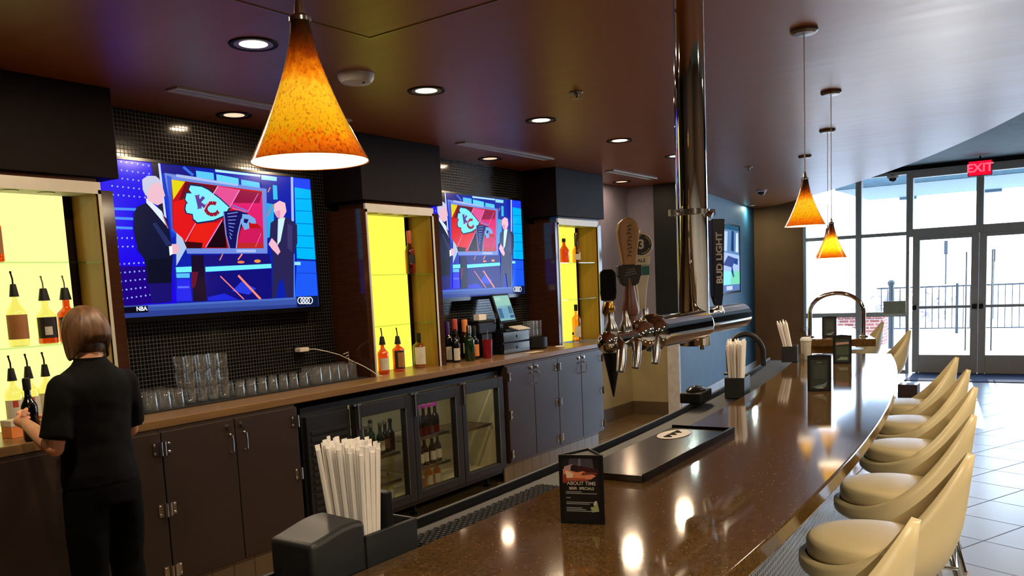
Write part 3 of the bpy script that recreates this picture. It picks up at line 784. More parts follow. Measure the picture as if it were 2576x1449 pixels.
# ------------------------------------------------------------------ outdoors
struct(MB().box(XW+.15, 60, -30, 30, -.14, -.04).build('ground_outside', 'concrete', smooth=0))
b = MB().box(XW+.5, XW+3.3, -9, 3.45, 2.98, 3.3)
for k in range(7): b.box(XW+3.25, XW+3.4, 2.6-k*1.4, 2.9-k*1.4, 2.93, 3.3)
tag(b.build('entrance_canopy', 'soffit_out', bevel=.01), 'grey blue metal entrance canopy over the glass doors outside', 'canopy')
def post(x, y, h, r, name='lamp_post'): return MB().tube([(x, y, -.04), (x, y, h)], r, 8)
b = post(30, 3.49, 2.0, .025).box(29.94, 30.06, 3.44, 3.54, 2.0, 2.42)
tag(b.build('street_lamp', 'iron'), 'slim dark street lamp outside behind the left glass door', 'street lamp')
b = post(30, 2.19, 1.7, .025).box(29.94, 30.06, 2.14, 2.24, 1.7, 2.08)
tag(b.build('street_lamp', 'iron'), 'slim dark street lamp outside behind the right glass door', 'street lamp')
b = post(19.6, 3.31, 1.32, .055).ball((19.6, 3.31, 1.34), .075)
tag(b.build('bollard_post', 'iron'), 'thick dark post outside beside the brick pier', 'post')
b = MB().box(20.6, 21.2, 3.65, 4.62, -.04, .56).box(20.55, 21.25, 3.6, 4.67, .56, .63)
tag(b.build('brick_pier', 'brick', smooth=0), 'low red brick pier outside the left window', 'brick pier')
b = MB().box(16.9, 17.35, 4.86, 6.5, -.04, 1.75)
tag(b.build('brick_column', 'brick', smooth=0), 'brick column seen at the left edge of the window', 'brick column')
b = MB().box(19, 26, 5.6, 6.4, -.04, 3.4)
for k in range(9): b.box(19.0, 26, 5.57, 5.6, .3+k*.36, .31+k*.36)
tag(b.build('neighbour_building', 'siding', smooth=0), 'white sided wing of the building outside the left window', 'building')
b = MB()
for k in range(21): b.box(26.6, 26.66, 6.2+.012, 6.24, 1.6+k*.14, 1.68+k*.14)
# railing: five bays with posts
for k in range(7):
    y1 = 4.4-k*1.9; y0 = y1-1.9
    t = thing('railing_panel', ['black iron railing bay nearest the white wing, left window', 'black iron railing bay behind the second window pane', 'black iron railing bay behind the left glass door', 'black iron railing bay behind the seam of the two doors', 'black iron railing bay behind the right glass door', 'black iron railing bay right of the doors', 'black iron railing bay furthest right outside'][k], 'railing', (24, y0, -.04), group='railing bays outside')
    MB().box(-.02, .02, .061, 1.898, 1.16, 1.2).build('top_rail', 'iron', t, smooth=0)
    MB().box(-.02, .02, .061, 1.898, .12, .15).build('bottom_rail', 'iron', t, smooth=0)
    bb = MB()
    for j in range(12): bb.box(-.008, .008, .13+j*.15, .15+j*.15, .15, 1.16)
    bb.build('balusters', 'iron', t, smooth=0)
    MB().box(-.03, .03, .0, .06, 0, 1.25).build('post', 'iron', t, smooth=0)
random.seed(3)
b = MB()
for k in range(260):
    a = random.uniform(0, 2*PI); r = .9*math.sqrt(random.random()); h = random.uniform(.15, 1.0)
    c = Vector((27+r*math.cos(a), 4.3+1.5*r*math.sin(a), h)); s = random.uniform(.08, .16)
    q = Euler((random.uniform(0, 3), random.uniform(0, 3), random.uniform(0, 3))).to_matrix()
    b.add([c+q @ Vector(p)*s for p in ((-1, -.4, 0), (1, -.4, 0), (1, .4, .2), (-1, .4, .2))], [(0, 1, 2, 3)])
b.tube([(27, 4.3, -.04), (27, 4.3, .5)], .05)
tag(b.build('shrub', 'shrub', smooth=0), 'purple grey shrub beyond the railing outside', 'shrub')

# ------------------------------------------------------------------ ceiling fittings
DL = [(1.46, 3.07, 'round recessed downlight nearest the camera, out over the left bar floor'),
      (2.69, 3.07, 'bright recessed downlight directly left of the near pendant neck'), (3.93, 3.095, 'recessed downlight right of the smoke detector'),
      (5.17, 3.095, 'recessed downlight over the second screen, middle of the front row'), (6.38, 3.095, 'recessed downlight just left of the chrome beer pipe'),
      (7.6, 3.12, 'recessed downlight half hidden by the chrome beer pipe'),
      (3.6, 4.33, 'dim recessed downlight above the left television'), (6.34, 4.33, 'dim recessed downlight above the right television'),
      (9.0, 4.36, 'small recessed downlight in the far corner by the lavender wall'), (1.0, 4.33, 'dim recessed downlight above the left bottle niche')]
proto = None
for i, (x, y, lab) in enumerate(DL):
    wall = y > 4
    if proto is None:
        proto = thing('downlight', lab, 'downlight', (x, y, CZ), group='recessed ceiling downlights')
        MB().lathe([(.085, -.004), (.105, -.006), (.108, 0), (.085, .0)], 28, cap=False).build('trim_ring', 'lam_dark', proto)
        MB().lathe([(.086, -.004), (.061, -.0015)], 28, cap=False).build('reflector', 'alu', proto)
        MB().lathe([(.062, -.002), (.05, -.0026), (.0, -.0028)], 24, cap=False).build('lens', 'white_glass', proto)
        o = proto
    else:
        o = dup(proto, (x, y, CZ), label=lab)
        if wall:
            for c in o.children:
                if c.name.startswith('lens'): c.data = c.data.copy(); c.data.materials[0] = M['white_glass_dim']
    if wall: lamp('lamp', 'AREA', (x, y, CZ-.008), 3.2, (1., .70, .46), size=.1)
    else: lamp('lamp', 'AREA', (x, y, CZ-.008), 22, (1., .76, .50), size=.13)
# wall washers at the accent wall
for x, y, lab, e in ((9.86, 3.90, 'small cool wall washer in the ceiling beside the dark corner behind the pipe', 16), (14.0, 4.46, 'small cool wall washer in the ceiling at the teal wall end', 24)):
    t = thing('wall_washer', lab, 'downlight', (x, y, CZ), group='wall washers')
    MB().lathe([(.035, -.008), (.05, -.008), (.052, 0)], 20, cap=False).build('trim_ring', 'alu', t)
    MB().lathe([(.036, -.004), (0, -.004)], 20, cap=False).build('lens', 'white_glass', t)
    lamp('lamp', 'AREA', (x, y, CZ-.012), e*.3, (.80, 1., .90), size=.06)

VENT = [(2.93, 4.23, 'long grey ceiling slot vent above the left television'), (5.46, 6.8, 'long grey ceiling slot vent above the right television'), (7.98, 9.06, 'long grey ceiling slot vent above the third bottle niche')]
for x0, x1, lab in VENT:
    t = thing('slot_vent', lab, 'vent', ((x0+x1)/2, 4.0, CZ), group='ceiling slot vents'); h = (x1-x0)/2
    MB().box(-h, h, -.05, -.038, -.01, 0).box(-h, h, .038, .05, -.01, 0).box(-h, -h+.012, -.038, .038, -.01, 0).box(h-.012, h, -.038, .038, -.01, 0).build('frame', 'trim_paint', t, smooth=0)
    MB().box(-h+.012, h-.012, -.038, -.006, -.007, -.002).box(-h+.012, h-.012, .006, .038, -.007, -.002).build('slat', 'trim_paint', t, smooth=0)
    MB().box(-h+.012, h-.012, -.006, .006, -.003, -.001).build('slot', 'black', t, smooth=0)
t = thing('smoke_detector', 'round white smoke detector on the brown ceiling', 'smoke detector', (3.40, 3.13, CZ))
MB().lathe([(0, -.052), (.03, -.05), (.075, -.04), (.09, -.022), (.095, 0)], 28, cap=False).build('housing', 'white', t)
MB().ball((.0, -.05, -.043), .008).build('indicator', 'black', t)
t = thing('ceiling_sprinkler', 'small pale fire sprinkler head in the mid ceiling', 'sprinkler', (4.59, 2.5, CZ))
MB().lathe([(.04, -.003), (.038, -.008), (.015, -.012), (.012, -.03), (.028, -.034), (.028, -.037), (0, -.037)], 18, cap=False).build('head', 'alu', t)
t = thing('ceiling_sprinkler', 'small pale fire sprinkler head far along the ceiling near the exit', 'sprinkler', (9.0, 2.9, CZ))
MB().lathe([(.04, -.003), (.038, -.008), (.015, -.012), (.012, -.03), (.028, -.034), (.028, -.037), (0, -.037)], 18, cap=False).build('head', 'alu', t)
# access hatch: a square panel with a thin joint
t = thing('access_hatch', 'square ceiling access panel with a thin pale joint above the near pendant', 'access panel', (2.56, 2.27, CZ), rz=math.radians(-3))
MB().box(-.36, .36, -.36, .36, -.008, -.001).build('panel', 'ceiling', t, smooth=0, bevel=.002, seg=1)
MB().box(-.372, .372, -.372, -.362, -.011, 0).box(-.372, .372, .362, .372, -.011, 0).box(-.372, -.362, -.362, .362, -.011, 0).box(.362, .372, -.362, .362, -.011, 0).build('joint_frame', 'tan_side', t, smooth=0)
for x, y, lab in ((11.6, 3.57, 'small dark dome camera on the ceiling by the brown wall'), (11.5, 1.93, 'small dome camera at the lowered ceiling edge near the exit sign')):
    t = thing('ceiling_camera', lab, 'camera', (x, y, CZ))
    MB().lathe([(.05, -.028), (.065, -.02), (.068, 0)], 20, cap=False).build('housing', 'white', t)
    MB().ball((0, 0, -.028), (.05, .05, .045)).build('dome', 'black_gloss', t)

# ------------------------------------------------------------------ pendants
PZ0 = .218
def pendant(x, y, zb, lab, first):
    t = thing('pendant_lamp', lab, 'pendant lamp', (x, y, zb), group='amber glass pendants over the bar'); L = CZ-zb
    prof = []
    for i in range(17):
        u = i/16.; prof.append((.0935*(1-u)**1.12+.020+.0*u, u*PZ0))
    prof[0] = (.0935, 0); prof = [(max(r-.0*0, .02), z) for r, z in prof]
    prof = [(.0150+(.0935-.0150)*(1-i/16.)**1.48, PZ0*i/16.) for i in range(17)]
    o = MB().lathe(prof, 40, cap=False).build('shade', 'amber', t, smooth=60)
    MB().lathe([(r-.0022, z+.001) for r, z in prof], 40, cap=False).build('inner_glass', 'opal', t, smooth=60)
    MB().lathe([(.0175, PZ0-.003), (.0175, PZ0+.003), (.009, PZ0+.009), (.007, PZ0+.024), (.0035, PZ0+.034)], 16).build('socket_cap', 'chrome_dull', t)
    MB().tube([(0, 0, PZ0+.03), (0, 0, L-.02)], .0026, 6).build('cord', 'cable', t)
    MB().lathe([(0, L-.025), (.05, L-.022), (.062, L-.012), (.062, L)], 24, cap=False).build('canopy', 'bronze', t)
    MB().ball((0, 0, .128), (.011, .011, .02)).build('bulb', 'white_glass', t)
    lamp('lamp', 'POINT', (0, 0, .088), 6., (1., .86, .62), parent=t, size=.012)
    lamp('lamp', 'POINT', (0, 0, .042), 4., (1., .86, .62), parent=t, size=.012)
    return t
pendant(1.0, 1.03, 1.87, 'large near amber glass cone pendant hanging over the bar left of centre', 1)
pendant(4.21, 1.09, 1.875, 'amber glass cone pendant, higher of the two hanging before the window', 0)
pendant(5.745, 1.325, 1.74, 'amber glass cone pendant, lower of the two hanging before the window', 0)
pendant(7.25, 1.70, 1.775, 'amber glass cone pendant half hidden behind the lower window pendant', 0)
pendant(8.66, 2.24, 2.15, 'amber glass cone pendant hidden behind the higher window pendant', 0)

# ------------------------------------------------------------------ exit sign
t = thing('exit_sign', 'red lit EXIT sign hanging from the ceiling before the glass doors', 'exit sign', (14.3, 1.235, 2.915))
MB().box(-.03, .03, -.155, .155, 0, .22).build('housing', 'black', t, smooth=0, bevel=.006)
MB().box(-.034, -.03, -.145, .145, .01, .21).build('face', 'exit_red', t, smooth=0)
MB().text('EXIT', .165, FR((-.036, 0, .11), (0, -1, 0), (0, 0, 1)), depth=.001, bold=.004).build('lettering', 'exit_letter', t, smooth=0)
MB().tube([(0, 0, .22), (0, 0, HZ-2.915)], .012, 8).build('stem', 'black', t)
# ------------------------------------------------------------------ flat coloured pictures (screens, printed cards)
def picture(patches, w, h, dz=2e-5, flip=1):
    """patches: (rgb, [u,v,...]) in order, later ones lie on top; built in the local XZ plane facing -Y"""
    b = MB()
    for i, (c, uv) in enumerate(patches):
        pts = [(uv[k]*w, -i*dz, uv[k+1]*h) for k in range(0, len(uv), 2)]
        ar = sum(pts[k][0]*pts[(k+1) % len(pts)][2]-pts[(k+1) % len(pts)][0]*pts[k][2] for k in range(len(pts)))
        if ar < 0: pts.reverse()
        b.add(pts, [tuple(range(len(pts)))], 0, rgb(*c))
    return b

def television(name, label, x0, y, z0, w, h, patches, texts=(), yaw=0., parent_off=None):
    t = thing(name, label, 'television', (x0, y, z0), yaw, group='wall televisions')
    e = .018
    MB().box(-e, w+e, .004, .05, -e, h+e).build('casing', 'black', t, smooth=0, bevel=.004)
    MB().box(-e, w+e, -.010, .004, -e-.012, 0).box(-e, w+e, -.010, .004, h, h+e).box(-e, 0, -.010, .004, 0, h).box(w, w+e, -.010, .004, 0, h).build('bezel', 'black_gloss', t, smooth=0)
    b = picture(patches, w, h)
    for s, size, u, v in texts:
        b.text(s, size, FR((u*w, -.0066, v*h), (1, 0, 0), (0, 0, 1)), depth=.0001, col=rgb(240, 244, 255), bold=.001)
    b.build('screen', 'screen', t, loc=(0, .002, 0), smooth=0)
    MB().box(w*.3, w*.7, .05, .092, h*.3, h*.7).build('wall_mount', 'black', t, smooth=0)
    return t
PAT = [(TVP[i], TVP[i+1]) for i in range(0, len(TVP), 2)]
tv1 = television('television', 'large wall television nearest the camera showing a blue sports studio, above stacked glasses', 2.785, 4.505, 1.578, 1.57, .884, PAT, (('NBA', .034, TV_TXT[0], TV_TXT[1]),))
tv2 = dup(tv1, (5.512, 4.505, 1.578), label='wall television showing the same studio above the cash register, between second and third niche')
def U(c, *p): return (c, [x for q in p for x in q])
SP = [U((150, 190, 232), (0, 0), (1, 0), (1, 1), (0, 1)), U((40, 90, 120), (0, .93), (1, .93), (1, 1), (0, 1)), U((96, 140, 190), (0, .6), (1, .55), (1, .93), (0, .93)),
      U((188, 214, 250), (.05, .62), (.35, .6), (.4, .9), (.05, .9)), U((30, 60, 110), (.55, .62), (.7, .6), (.72, .92), (.6, .92)), U((220, 236, 255), (.8, .6), (.94, .6), (.94, .9), (.84, .9)),
      U((176, 202, 246), (0, .3), (1, .25), (1, .55), (0, .6)), U((60, 80, 150), (.15, .4), (.6, .36), (.8, .5), (.4, .54)), U((130, 226, 190), (.4, .1), (1, .1), (1, .3), (.55, .32)),
      U((150, 240, 250), (0, .1), (.5, .1), (.55, .3), (0, .32)), U((40, 70, 150), (.55, .3), (.66, .2), (.7, .22), (.6, .42)), U((40, 70, 150), (.7, .42), (.9, .4), (.92, .5), (.72, .5)), U((96, 130, 190), (0, 0), (1, 0), (1, .1), (0, .1)), U((210, 220, 240), (.3, .02), (.6, .02), (.6, .08), (.3, .08))]
a = ta
q3 = TW @ Vector((1.90, -.1, 0))
tv3 = television('television', 'far wall television on the teal wall showing a pale sports field', q3.x, q3.y, 1.43, 1.36, .95, SP, yaw=ta)

# ------------------------------------------------------------------ lit bottle niches in dark laminate pilasters
PY0 = 4.25
def pilaster(x0, x1, label, pale, first):
    t = thing('bottle_niche', label, 'display niche', (x0, PY0, 1.048), group='lit bottle niches'); w = x1-x0
    nx0, nx1, zt = .065, w-.085, 1.20                     # opening
    MB().box(0, nx0, 0, .345, 0, zt).box(nx1, w, 0, .345, 0, zt).box(nx0, nx1, .27, .345, 0, zt).box(nx0, nx1, 0, .27, zt, zt+.06).build('carcass', 'lam', t, smooth=0)
    MB().box(-.0, w+.025, -.03, .345, zt+.062, CZ-1.048).build('header_panel', 'lam_dark', t, smooth=0, bevel=.003)
    b = MB()
    b.box(nx0-.016, nx0, -.006, .012, 0, zt).box(nx1, nx1+.016, -.006, .012, 0, zt).box(nx0-.016, nx1+.016, -.006, .012, zt-.02, zt+.04)
    b.build('metal_trim', 'trim_paint', t, smooth=0)
    MB().box(nx0, nx1, .012, .265, zt-.012, zt-.004).build('soffit_panel', 'white', t, smooth=0)
    for px in (.28, .5, .74):
        MB().lathe([(.04, -.016), (.04, -.012)], 20, c=(nx0+(nx1-nx0)*px, .13, zt)).build('puck_light', 'alu', t)
    MB().box(nx0, nx1-.055, .236, .246, .002, zt-.013).build('light_panel', 'yellow_pale' if pale else 'yellow', t, smooth=0)
    MB().box(nx1-.055, nx1, .236, .262, .0, zt-.012).build('dark_reveal', 'lam_dark', t, smooth=0)
    MB().box(nx1-.006, nx1, .012, .236, .0, zt-.012).build('side_panel', 'tan_side', t, smooth=0)
    MB().box(nx0, nx0+.006, .012, .236, .0, zt-.012).build('side_panel', 'tan_side', t, smooth=0)
    return t, x0+nx0, x0+nx1
def shelf(x0, x1, z, label):
    t = MB().box(x0+.007, x1-.007, PY0+.02, PY0+.23, -.008, 0).build('glass_shelf', 'shelf_glass', smooth=0)
    t.location = (0, 0, z); tag(t, label, 'shelf', 'glass shelves in the lit niches'); return t
pilaster(1.80, 2.70, 'first lit bottle niche at the far left, glowing pale yellow behind the person', 1, 1)
pilaster(4.57, 5.46, 'second lit bottle niche, bright yellow, between the two studio televisions', 0, 0)
pilaster(7.28, 8.24, 'third lit bottle niche, narrow and yellow, left of the beer taps', 0, 0)
shelf(1.865, 2.615, 1.884, 'upper glass shelf in the left niche behind the person')
shelf(1.865, 2.615, 1.475, 'lower glass shelf in the left niche, holding three tall bottles')
shelf(4.635, 5.375, 1.785, 'upper glass shelf in the middle niche, carrying one red brown bottle')
shelf(4.635, 5.375, 1.41, 'empty lower glass shelf in the middle niche')
shelf(7.345, 8.155, 1.862, 'upper glass shelf in the third niche by the taps')
shelf(7.345, 8.155, 1.494, 'empty lower glass shelf in the third niche by the taps')

# ------------------------------------------------------------------ back counter
CX0, CX1 = -.6, 7.66
t = MB().box(CX0, CX1, 4.0, 4.598, 1.0, 1.048).build('counter_top', 'wood_top', smooth=0, bevel=.006)
tag(t, 'long brown wood counter top of the back bar', 'counter')
def hinge(b, x, z, s):
    b.tube([(x, -.012, z-.036), (x, -.012, z+.036)], .0085, 10)
    b.box(min(x, x+s*.042), max(x, x+s*.042), -.003, .0, z-.034, z+.034)
    for dz in (-.022, .022):
        b.ball((x+s*.032, -.003, z+dz), (.008, .005, .008), n=8, k=6)
def cabinet(x0, x1, label, nd=2, hl=True):
    t = thing('base_cabinet', label, 'cabinet', (x0, 3.995, 0), group='brown base cabinets'); w = x1-x0
    MB().box(.002, w-.002, 0, .58, .16, .998).build('carcass', 'door', t, smooth=0)
    MB().box(.001, w-.001, .05, .065, 0, .16).build('base_tile', 'base_tile', t, smooth=0)
    dw = w/nd
    for k in range(nd):
        a = k*dw+.004; c = (k+1)*dw-.004
        d = MB().box(a, c, -.02, -.001, .17, .985).build('door', 'door', t, smooth=0, bevel=.002)
        right = (k % 2 == 0)                               # left leaf is hinged left
        hx = a+.0065 if right else c-.0065
        for z in (.90, .575, .24):
            b = MB(); hinge(b, hx, z, 1 if right else -1); b.build('hinge', 'chrome_dull', d, loc=(0, -.02, 0))
        px = c-.045 if right else a+.045
        b = MB(); b.lathe([(.0, -.012), (.015, -.011), (.016, 0)], 14, M4=T(px, -.02, .945) @ RX(-PI/2) @ T(0, 0, 0))
        b.build('lock', 'chrome_dull', d)
        b = MB(); b.tube([(px+.01, -.022, .9), (px+.01, -.045, .895), (px+.01, -.048, .86), (px+.01, -.045, .805), (px+.01, -.022, .80)], .0035, 8).ball((px+.01, -.024, .90), .008, n=8, k=6).ball((px+.01, -.024, .80), .006, n=8, k=6)
        b.build('pull_handle', 'chrome_dull', d)
    return t
cabinet(.78, 1.72, 'brown two door base cabinet at the far left, left of the person')
cabinet(1.72, 2.66, 'brown two door base cabinet directly behind the person')
cabinet(2.66, 3.60, 'brown two door base cabinet between the person and the black cooler')
cabinet(5.92, 6.76, 'brown two door base cabinet right of the black cooler')
cabinet(6.76, 7.64, 'brown two door base cabinet at the right end of the back bar, under the taps')

# ------------------------------------------------------------------ back bar cooler
FX0 = 3.68
t = thing('bottle_cooler', 'black three door glass fronted bottle cooler under the back counter', 'cooler', (FX0, 3.98, 0)); W = 2.2
b = MB().box(0, W, .06, .56, .92, .96).box(0, W, .06, .56, .09, .13).box(0, .42, .06, .56, .13, .92).box(W-.03, W, .06, .56, .13, .92)
b.build('cabinet_shell', 'fridge', t, smooth=0)
b = MB().box(.42, W-.03, .53, .555, .13, .92).box(.42, .43, .06, .53, .13, .92).box(W-.04, W-.03, .06, .53, .13, .92).box(.43, W-.04, .06, .53, .13, .14)
b.build('liner', 'fridge_in', t, smooth=0)
b = MB().box(.02, .40, .03, .06, .16, .9)
for k in range(14): b.box(.05, .37, .022, .03, .2+k*.045, .222+k*.045)
b.build('compressor_grille', 'fridge', t, smooth=0)
for x in (.1, 1.1, 2.05): MB().lathe([(.03, 0), (.03, .015), (.014, .02), (.014, .09)], 12, c=(x, .12, 0)).build('foot', 'black', t)
dw = (W-.44)/3
for k in range(3):
    a = .43+k*dw; c = a+dw-.008; bt, tp = .14, .915; fr = .075
    d = MB().box(a, a+fr*.75, .0, .055, bt, tp).box(c-fr, c, .0, .055, bt, tp).box(a+fr*.75, c-fr, 0, .055, bt, bt+.06).box(a+fr*.75, c-fr, 0, .055, tp-.085, tp).build('door', 'fridge', t, smooth=0, bevel=.004)
    MB().box(a+fr*.75, c-fr, .02, .028, bt+.06, tp-.085).build('glass', 'fridge_pane', d, smooth=0)
    MB().box(c-fr-.006, c-fr+.001, -.003, .0, bt+.06, tp-.085).build('edge_strip', 'alu', d, smooth=0)
    MB().box(a-.02, a+.05, -.008, .03, tp, tp+.014).box(a+.01, a+.022, -.014, -.002, tp-.16, tp+.012).build('door_hinge', 'chrome_dull', d, smooth=0)
FD = [FX0+.43+k*dw for k in range(3)]
for k in range(3): lamp('cooler_lamp', 'AREA', (FD[k]+dw/2, 4.12, .905), .55, (1., .95, .8), size=.22)
SHZ = {0: (.50, .30), 1: (.555, .325), 2: (.52,)}
for k in range(3):
    for z in SHZ[k]:
        s = MB()
        x0 = FD[k]+.03; x1 = FD[k]+dw-.05
        for j in range(10): s.tube([(x0, 4.10+j*.038, 0), (x1, 4.10+j*.038, 0)], .0035, 6)
        s.box(x0, x1, 4.085, 4.093, -.014, .008)
        for x in (x0, x1): s.tube([(x, 4.09, 0), (x, 4.45, 0)], .004, 6)
        o = s.build('wire_shelf', 'alu', loc=(0, 0, z))
        tag(o, {0: ('upper wire shelf behind the left cooler door', 'lower wire shelf behind the left cooler door'), 1: ('upper wire shelf behind the middle cooler door', 'lower wire shelf behind the middle cooler door'), 2: ('wire shelf behind the right cooler door',)}[k][SHZ[k].index(z)], 'shelf', 'wire shelves in the cooler')

# ------------------------------------------------------------------ bottles
def bottle_mesh(r, h, nr, shoulder, neck, body, lab=None, labz=(.2, .55), sq=0, n=20, lip=True):
    """profile of a bottle: r body radius, h height, nr neck radius, shoulder and neck as heights"""
    prof = [(r*.86, 0), (r, .008), (r, shoulder)]
    for i in range(1, 7):
        u = i/6.; prof.append((r+(nr-r)*(.5-.5*math.cos(PI*u)), shoulder+(neck-shoulder)*u))
    prof += [(nr, h-.012), (nr*1.18, h-.010), (nr*1.18, h), (0, h)]
    b = MB(); b.lathe(prof, n)
    if sq:
        v2 = []
        for x, y, z in b.v:
            f = min(1, max(0, (math.hypot(x, y)-nr)/(r-nr)))
            m = max(abs(x), abs(y)) or 1; q = math.hypot(x, y)/m
            k = 1+(min(q, 1.0+.0)*0)  # rounded square section
            s = 1+f*.18*(q-1.2)
            v2.append((x*s, y*s, z))
        b.v = v2
    return b
def bottle(kind, label, loc, rz=0., r=.04, h=.26, nr=.014, shoulder=.16, neck=.20, body='clear_bottle', lab=None, labz=(.03, .13), labw=2.2, cap=None, pourer=None, capm='black', group=None, sq=0, capz=.05, patch=None):
    t = thing(kind, label, 'bottle', loc, rz, group)
    bottle_mesh(r, h, nr, shoulder, neck, body, sq=sq).build('glass_body', body, t, smooth=50)
    if lab:
        b = MB(); n = 14; v = []; f = []; rr = r*1.012
        for i in range(n+1):
            a = -PI/2-.35-labw/2+labw*i/n
            v += [(rr*math.cos(a), rr*math.sin(a), labz[0]), (rr*math.cos(a), rr*math.sin(a), labz[1])]
        for i in range(n): f.append((2*i, 2*i+2, 2*i+3, 2*i+1))
        b.add(v, f); lo = b.build('label', lab, t)
        if patch:
            b = MB(); v = []; f = []; rr = r*1.03; z0, z1 = labz[0]+(labz[1]-labz[0])*patch[1], labz[0]+(labz[1]-labz[0])*patch[2]; lw = labw*patch[3]
            for i in range(n+1):
                a = -PI/2-.35-lw/2+lw*i/n
                v += [(rr*math.cos(a), rr*math.sin(a), z0), (rr*math.cos(a), rr*math.sin(a), z1)]
            for i in range(n): f.append((2*i, 2*i+2, 2*i+3, 2*i+1))
            b.add(v, f); b.build('label_patch', patch[0], lo)
    if cap:
        MB().lathe([(nr*1.25, h-cap), (nr*1.3, h-.004), (nr*1.1, h+.006), (0, h+.006)], 14).build('cap', capm, t)
    if pourer:
        p = MB().lathe([(nr*1.7, h-.042), (nr*1.05, h+.015), (nr*.9, h+.02), (0, h+.02)], 12).build('pourer_collar', 'black', t)
        MB().tube([(0, 0, h+.018), (.0, 0, h+.045), (-.006, 0, h+.075)], .0042, 8).ball((-.006, 0, h+.078), .006, n=8, k=6).build('spout', 'chrome_dull' if pourer == 2 else 'black', t)
    return t
N1 = 'bottles in the left niche'; N2 = 'bottles in the middle niche'; N3 = 'bottles in the third niche'
zA = 1.483
bottle('liquor_bottle', 'clear bottle with plain brown label on the left niche shelf', (2.20, 4.37, 1.475), r=.047, h=.285, nr=.013, shoulder=.15, neck=.235, lab='label_brown', labz=(.035, .155), labw=2.6, pourer=1, group=N1)
bottle('liquor_bottle', 'square shouldered bottle with black label on the left niche shelf', (2.345, 4.37, 1.475), r=.047, h=.26, nr=.016, shoulder=.135, neck=.19, lab='label_black', labz=(.03, .135), labw=2.4, pourer=2, group=N1, patch=('label_white', .15, .55, .3), sq=1)
MB().lathe([(.0455, .004), (.0455, .03), (0, .031)], 20, c=(0, 0, 0)).build('liquor', 'amber_liquor', D.objects['liquor_bottle.001'])
bottle('liquor_bottle', 'orange liquor bottle on the left niche shelf, just above the hair', (2.455, 4.37, 1.475), r=.048, h=.26, nr=.017, shoulder=.145, neck=.185, body='amber_liquor', lab='label_black', labz=(.02, .13), pourer=2, group=N1)
bottle('liquor_bottle', 'bottle with brown pourer at the left edge of the left niche', (2.135, 4.35, 1.052), r=.042, h=.30, nr=.013, shoulder=.19, neck=.245, lab='label_white', labz=(.05, .165), labw=2.6, pourer=1, group=N1, patch=('rose', .70, .98, .22))
bottle('liquor_bottle', 'bottle with brown pourer, second from the left edge under the shelf', (2.225, 4.37, 1.052), r=.042, h=.30, nr=.013, shoulder=.19, neck=.245, lab='label_white', labz=(.05, .17), labw=2.6, pourer=1, group=N1, patch=('rose', .70, .98, .22))
bottle('liquor_bottle', 'bottle with olive pourer nearest the shoulder of the person', (2.32, 4.39, 1.052), r=.042, h=.30, nr=.013, shoulder=.19, neck=.245, lab='label_white', labz=(.05, .175), labw=2.6, pourer=1, group=N1, patch=('magenta', .70, .98, .22))
bottle('liquor_bottle', 'brown labelled bottle on the top left niche shelf at the picture edge', (2.125, 4.36, 1.884), r=.042, h=.25, nr=.014, shoulder=.17, neck=.21, body='amber_liquor', lab='label_brown', labz=(.04, .16), cap=.04, group=N1)
t = thing('card_box', 'small yellow and cream carton on the counter left of the hand', 'box', (2.09, 4.25, 1.048), .1)
MB().box(-.06, .06, -.04, .04, 0, .055).build('carton', 'label_orange', t, smooth=0, bevel=.002); MB().box(-.061, .061, -.041, .041, .055, .085).build('lid', 'label_white', t, smooth=0, bevel=.002)

bottle('liquor_bottle', 'red brown slim bottle alone on the middle niche top shelf', (5.24, 4.38, 1.785), r=.04, h=.33, nr=.014, shoulder=.17, neck=.25, body='amber_liquor', lab='label_black', labz=(.08, .15), cap=.09, capm='rose', group=N2, labw=1.6)
bottle('liquor_bottle', 'red necked bottle with cream label, leftmost at the middle niche base', (4.80, 4.33, 1.048), r=.042, h=.26, nr=.015, shoulder=.15, neck=.20, body='amber_liquor', lab='label_white', labz=(.03, .12), pourer=1, group=N2)
bottle('liquor_bottle', 'amber bottle with dark label, centre of the middle niche base', (4.985, 4.34, 1.048), r=.046, h=.25, nr=.015, shoulder=.165, neck=.20, body='amber_liquor', lab='label_black', labz=(.02, .16), labw=2.4, pourer=1, group=N2, patch=('label_brown', .1, .9, .5))
bottle('liquor_bottle', 'honey coloured bottle with cream label, rightmost at the middle niche base', (5.235, 4.34, 1.048), r=.048, h=.27, nr=.015, shoulder=.17, neck=.215, body='honey_liquor', lab='label_white', labz=(.03, .165), labw=2.6, cap=.07, group=N2)
bottle('liquor_bottle', 'round amber bottle at the left of the third niche top shelf', (7.65, 4.37, 1.862), r=.05, h=.24, nr=.015, shoulder=.12, neck=.19, body='amber_liquor', cap=.03, group=N3)
bottle('liquor_bottle', 'dark necked bottle at the right of the third niche top shelf', (7.885, 4.36, 1.862), r=.042, h=.30, nr=.014, shoulder=.11, neck=.19, body='honey_liquor', lab='label_white', labz=(.03, .09), cap=.13, group=N3, capm='brown_bottle')
bottle('liquor_bottle', 'tall pale bottle at the base of the third niche', (7.83, 4.36, 1.048), r=.045, h=.38, nr=.015, shoulder=.24, neck=.29, body='honey_liquor', lab='label_white', labz=(.05, .16), cap=.06, group=N3)
bottle('miniature_bottle', 'tiny bottle beside the tall pale bottle in the third niche', (7.70, 4.33, 1.048), r=.022, h=.1, nr=.008, shoulder=.05, neck=.075, body='clear_bottle', cap=.02, group=N3)
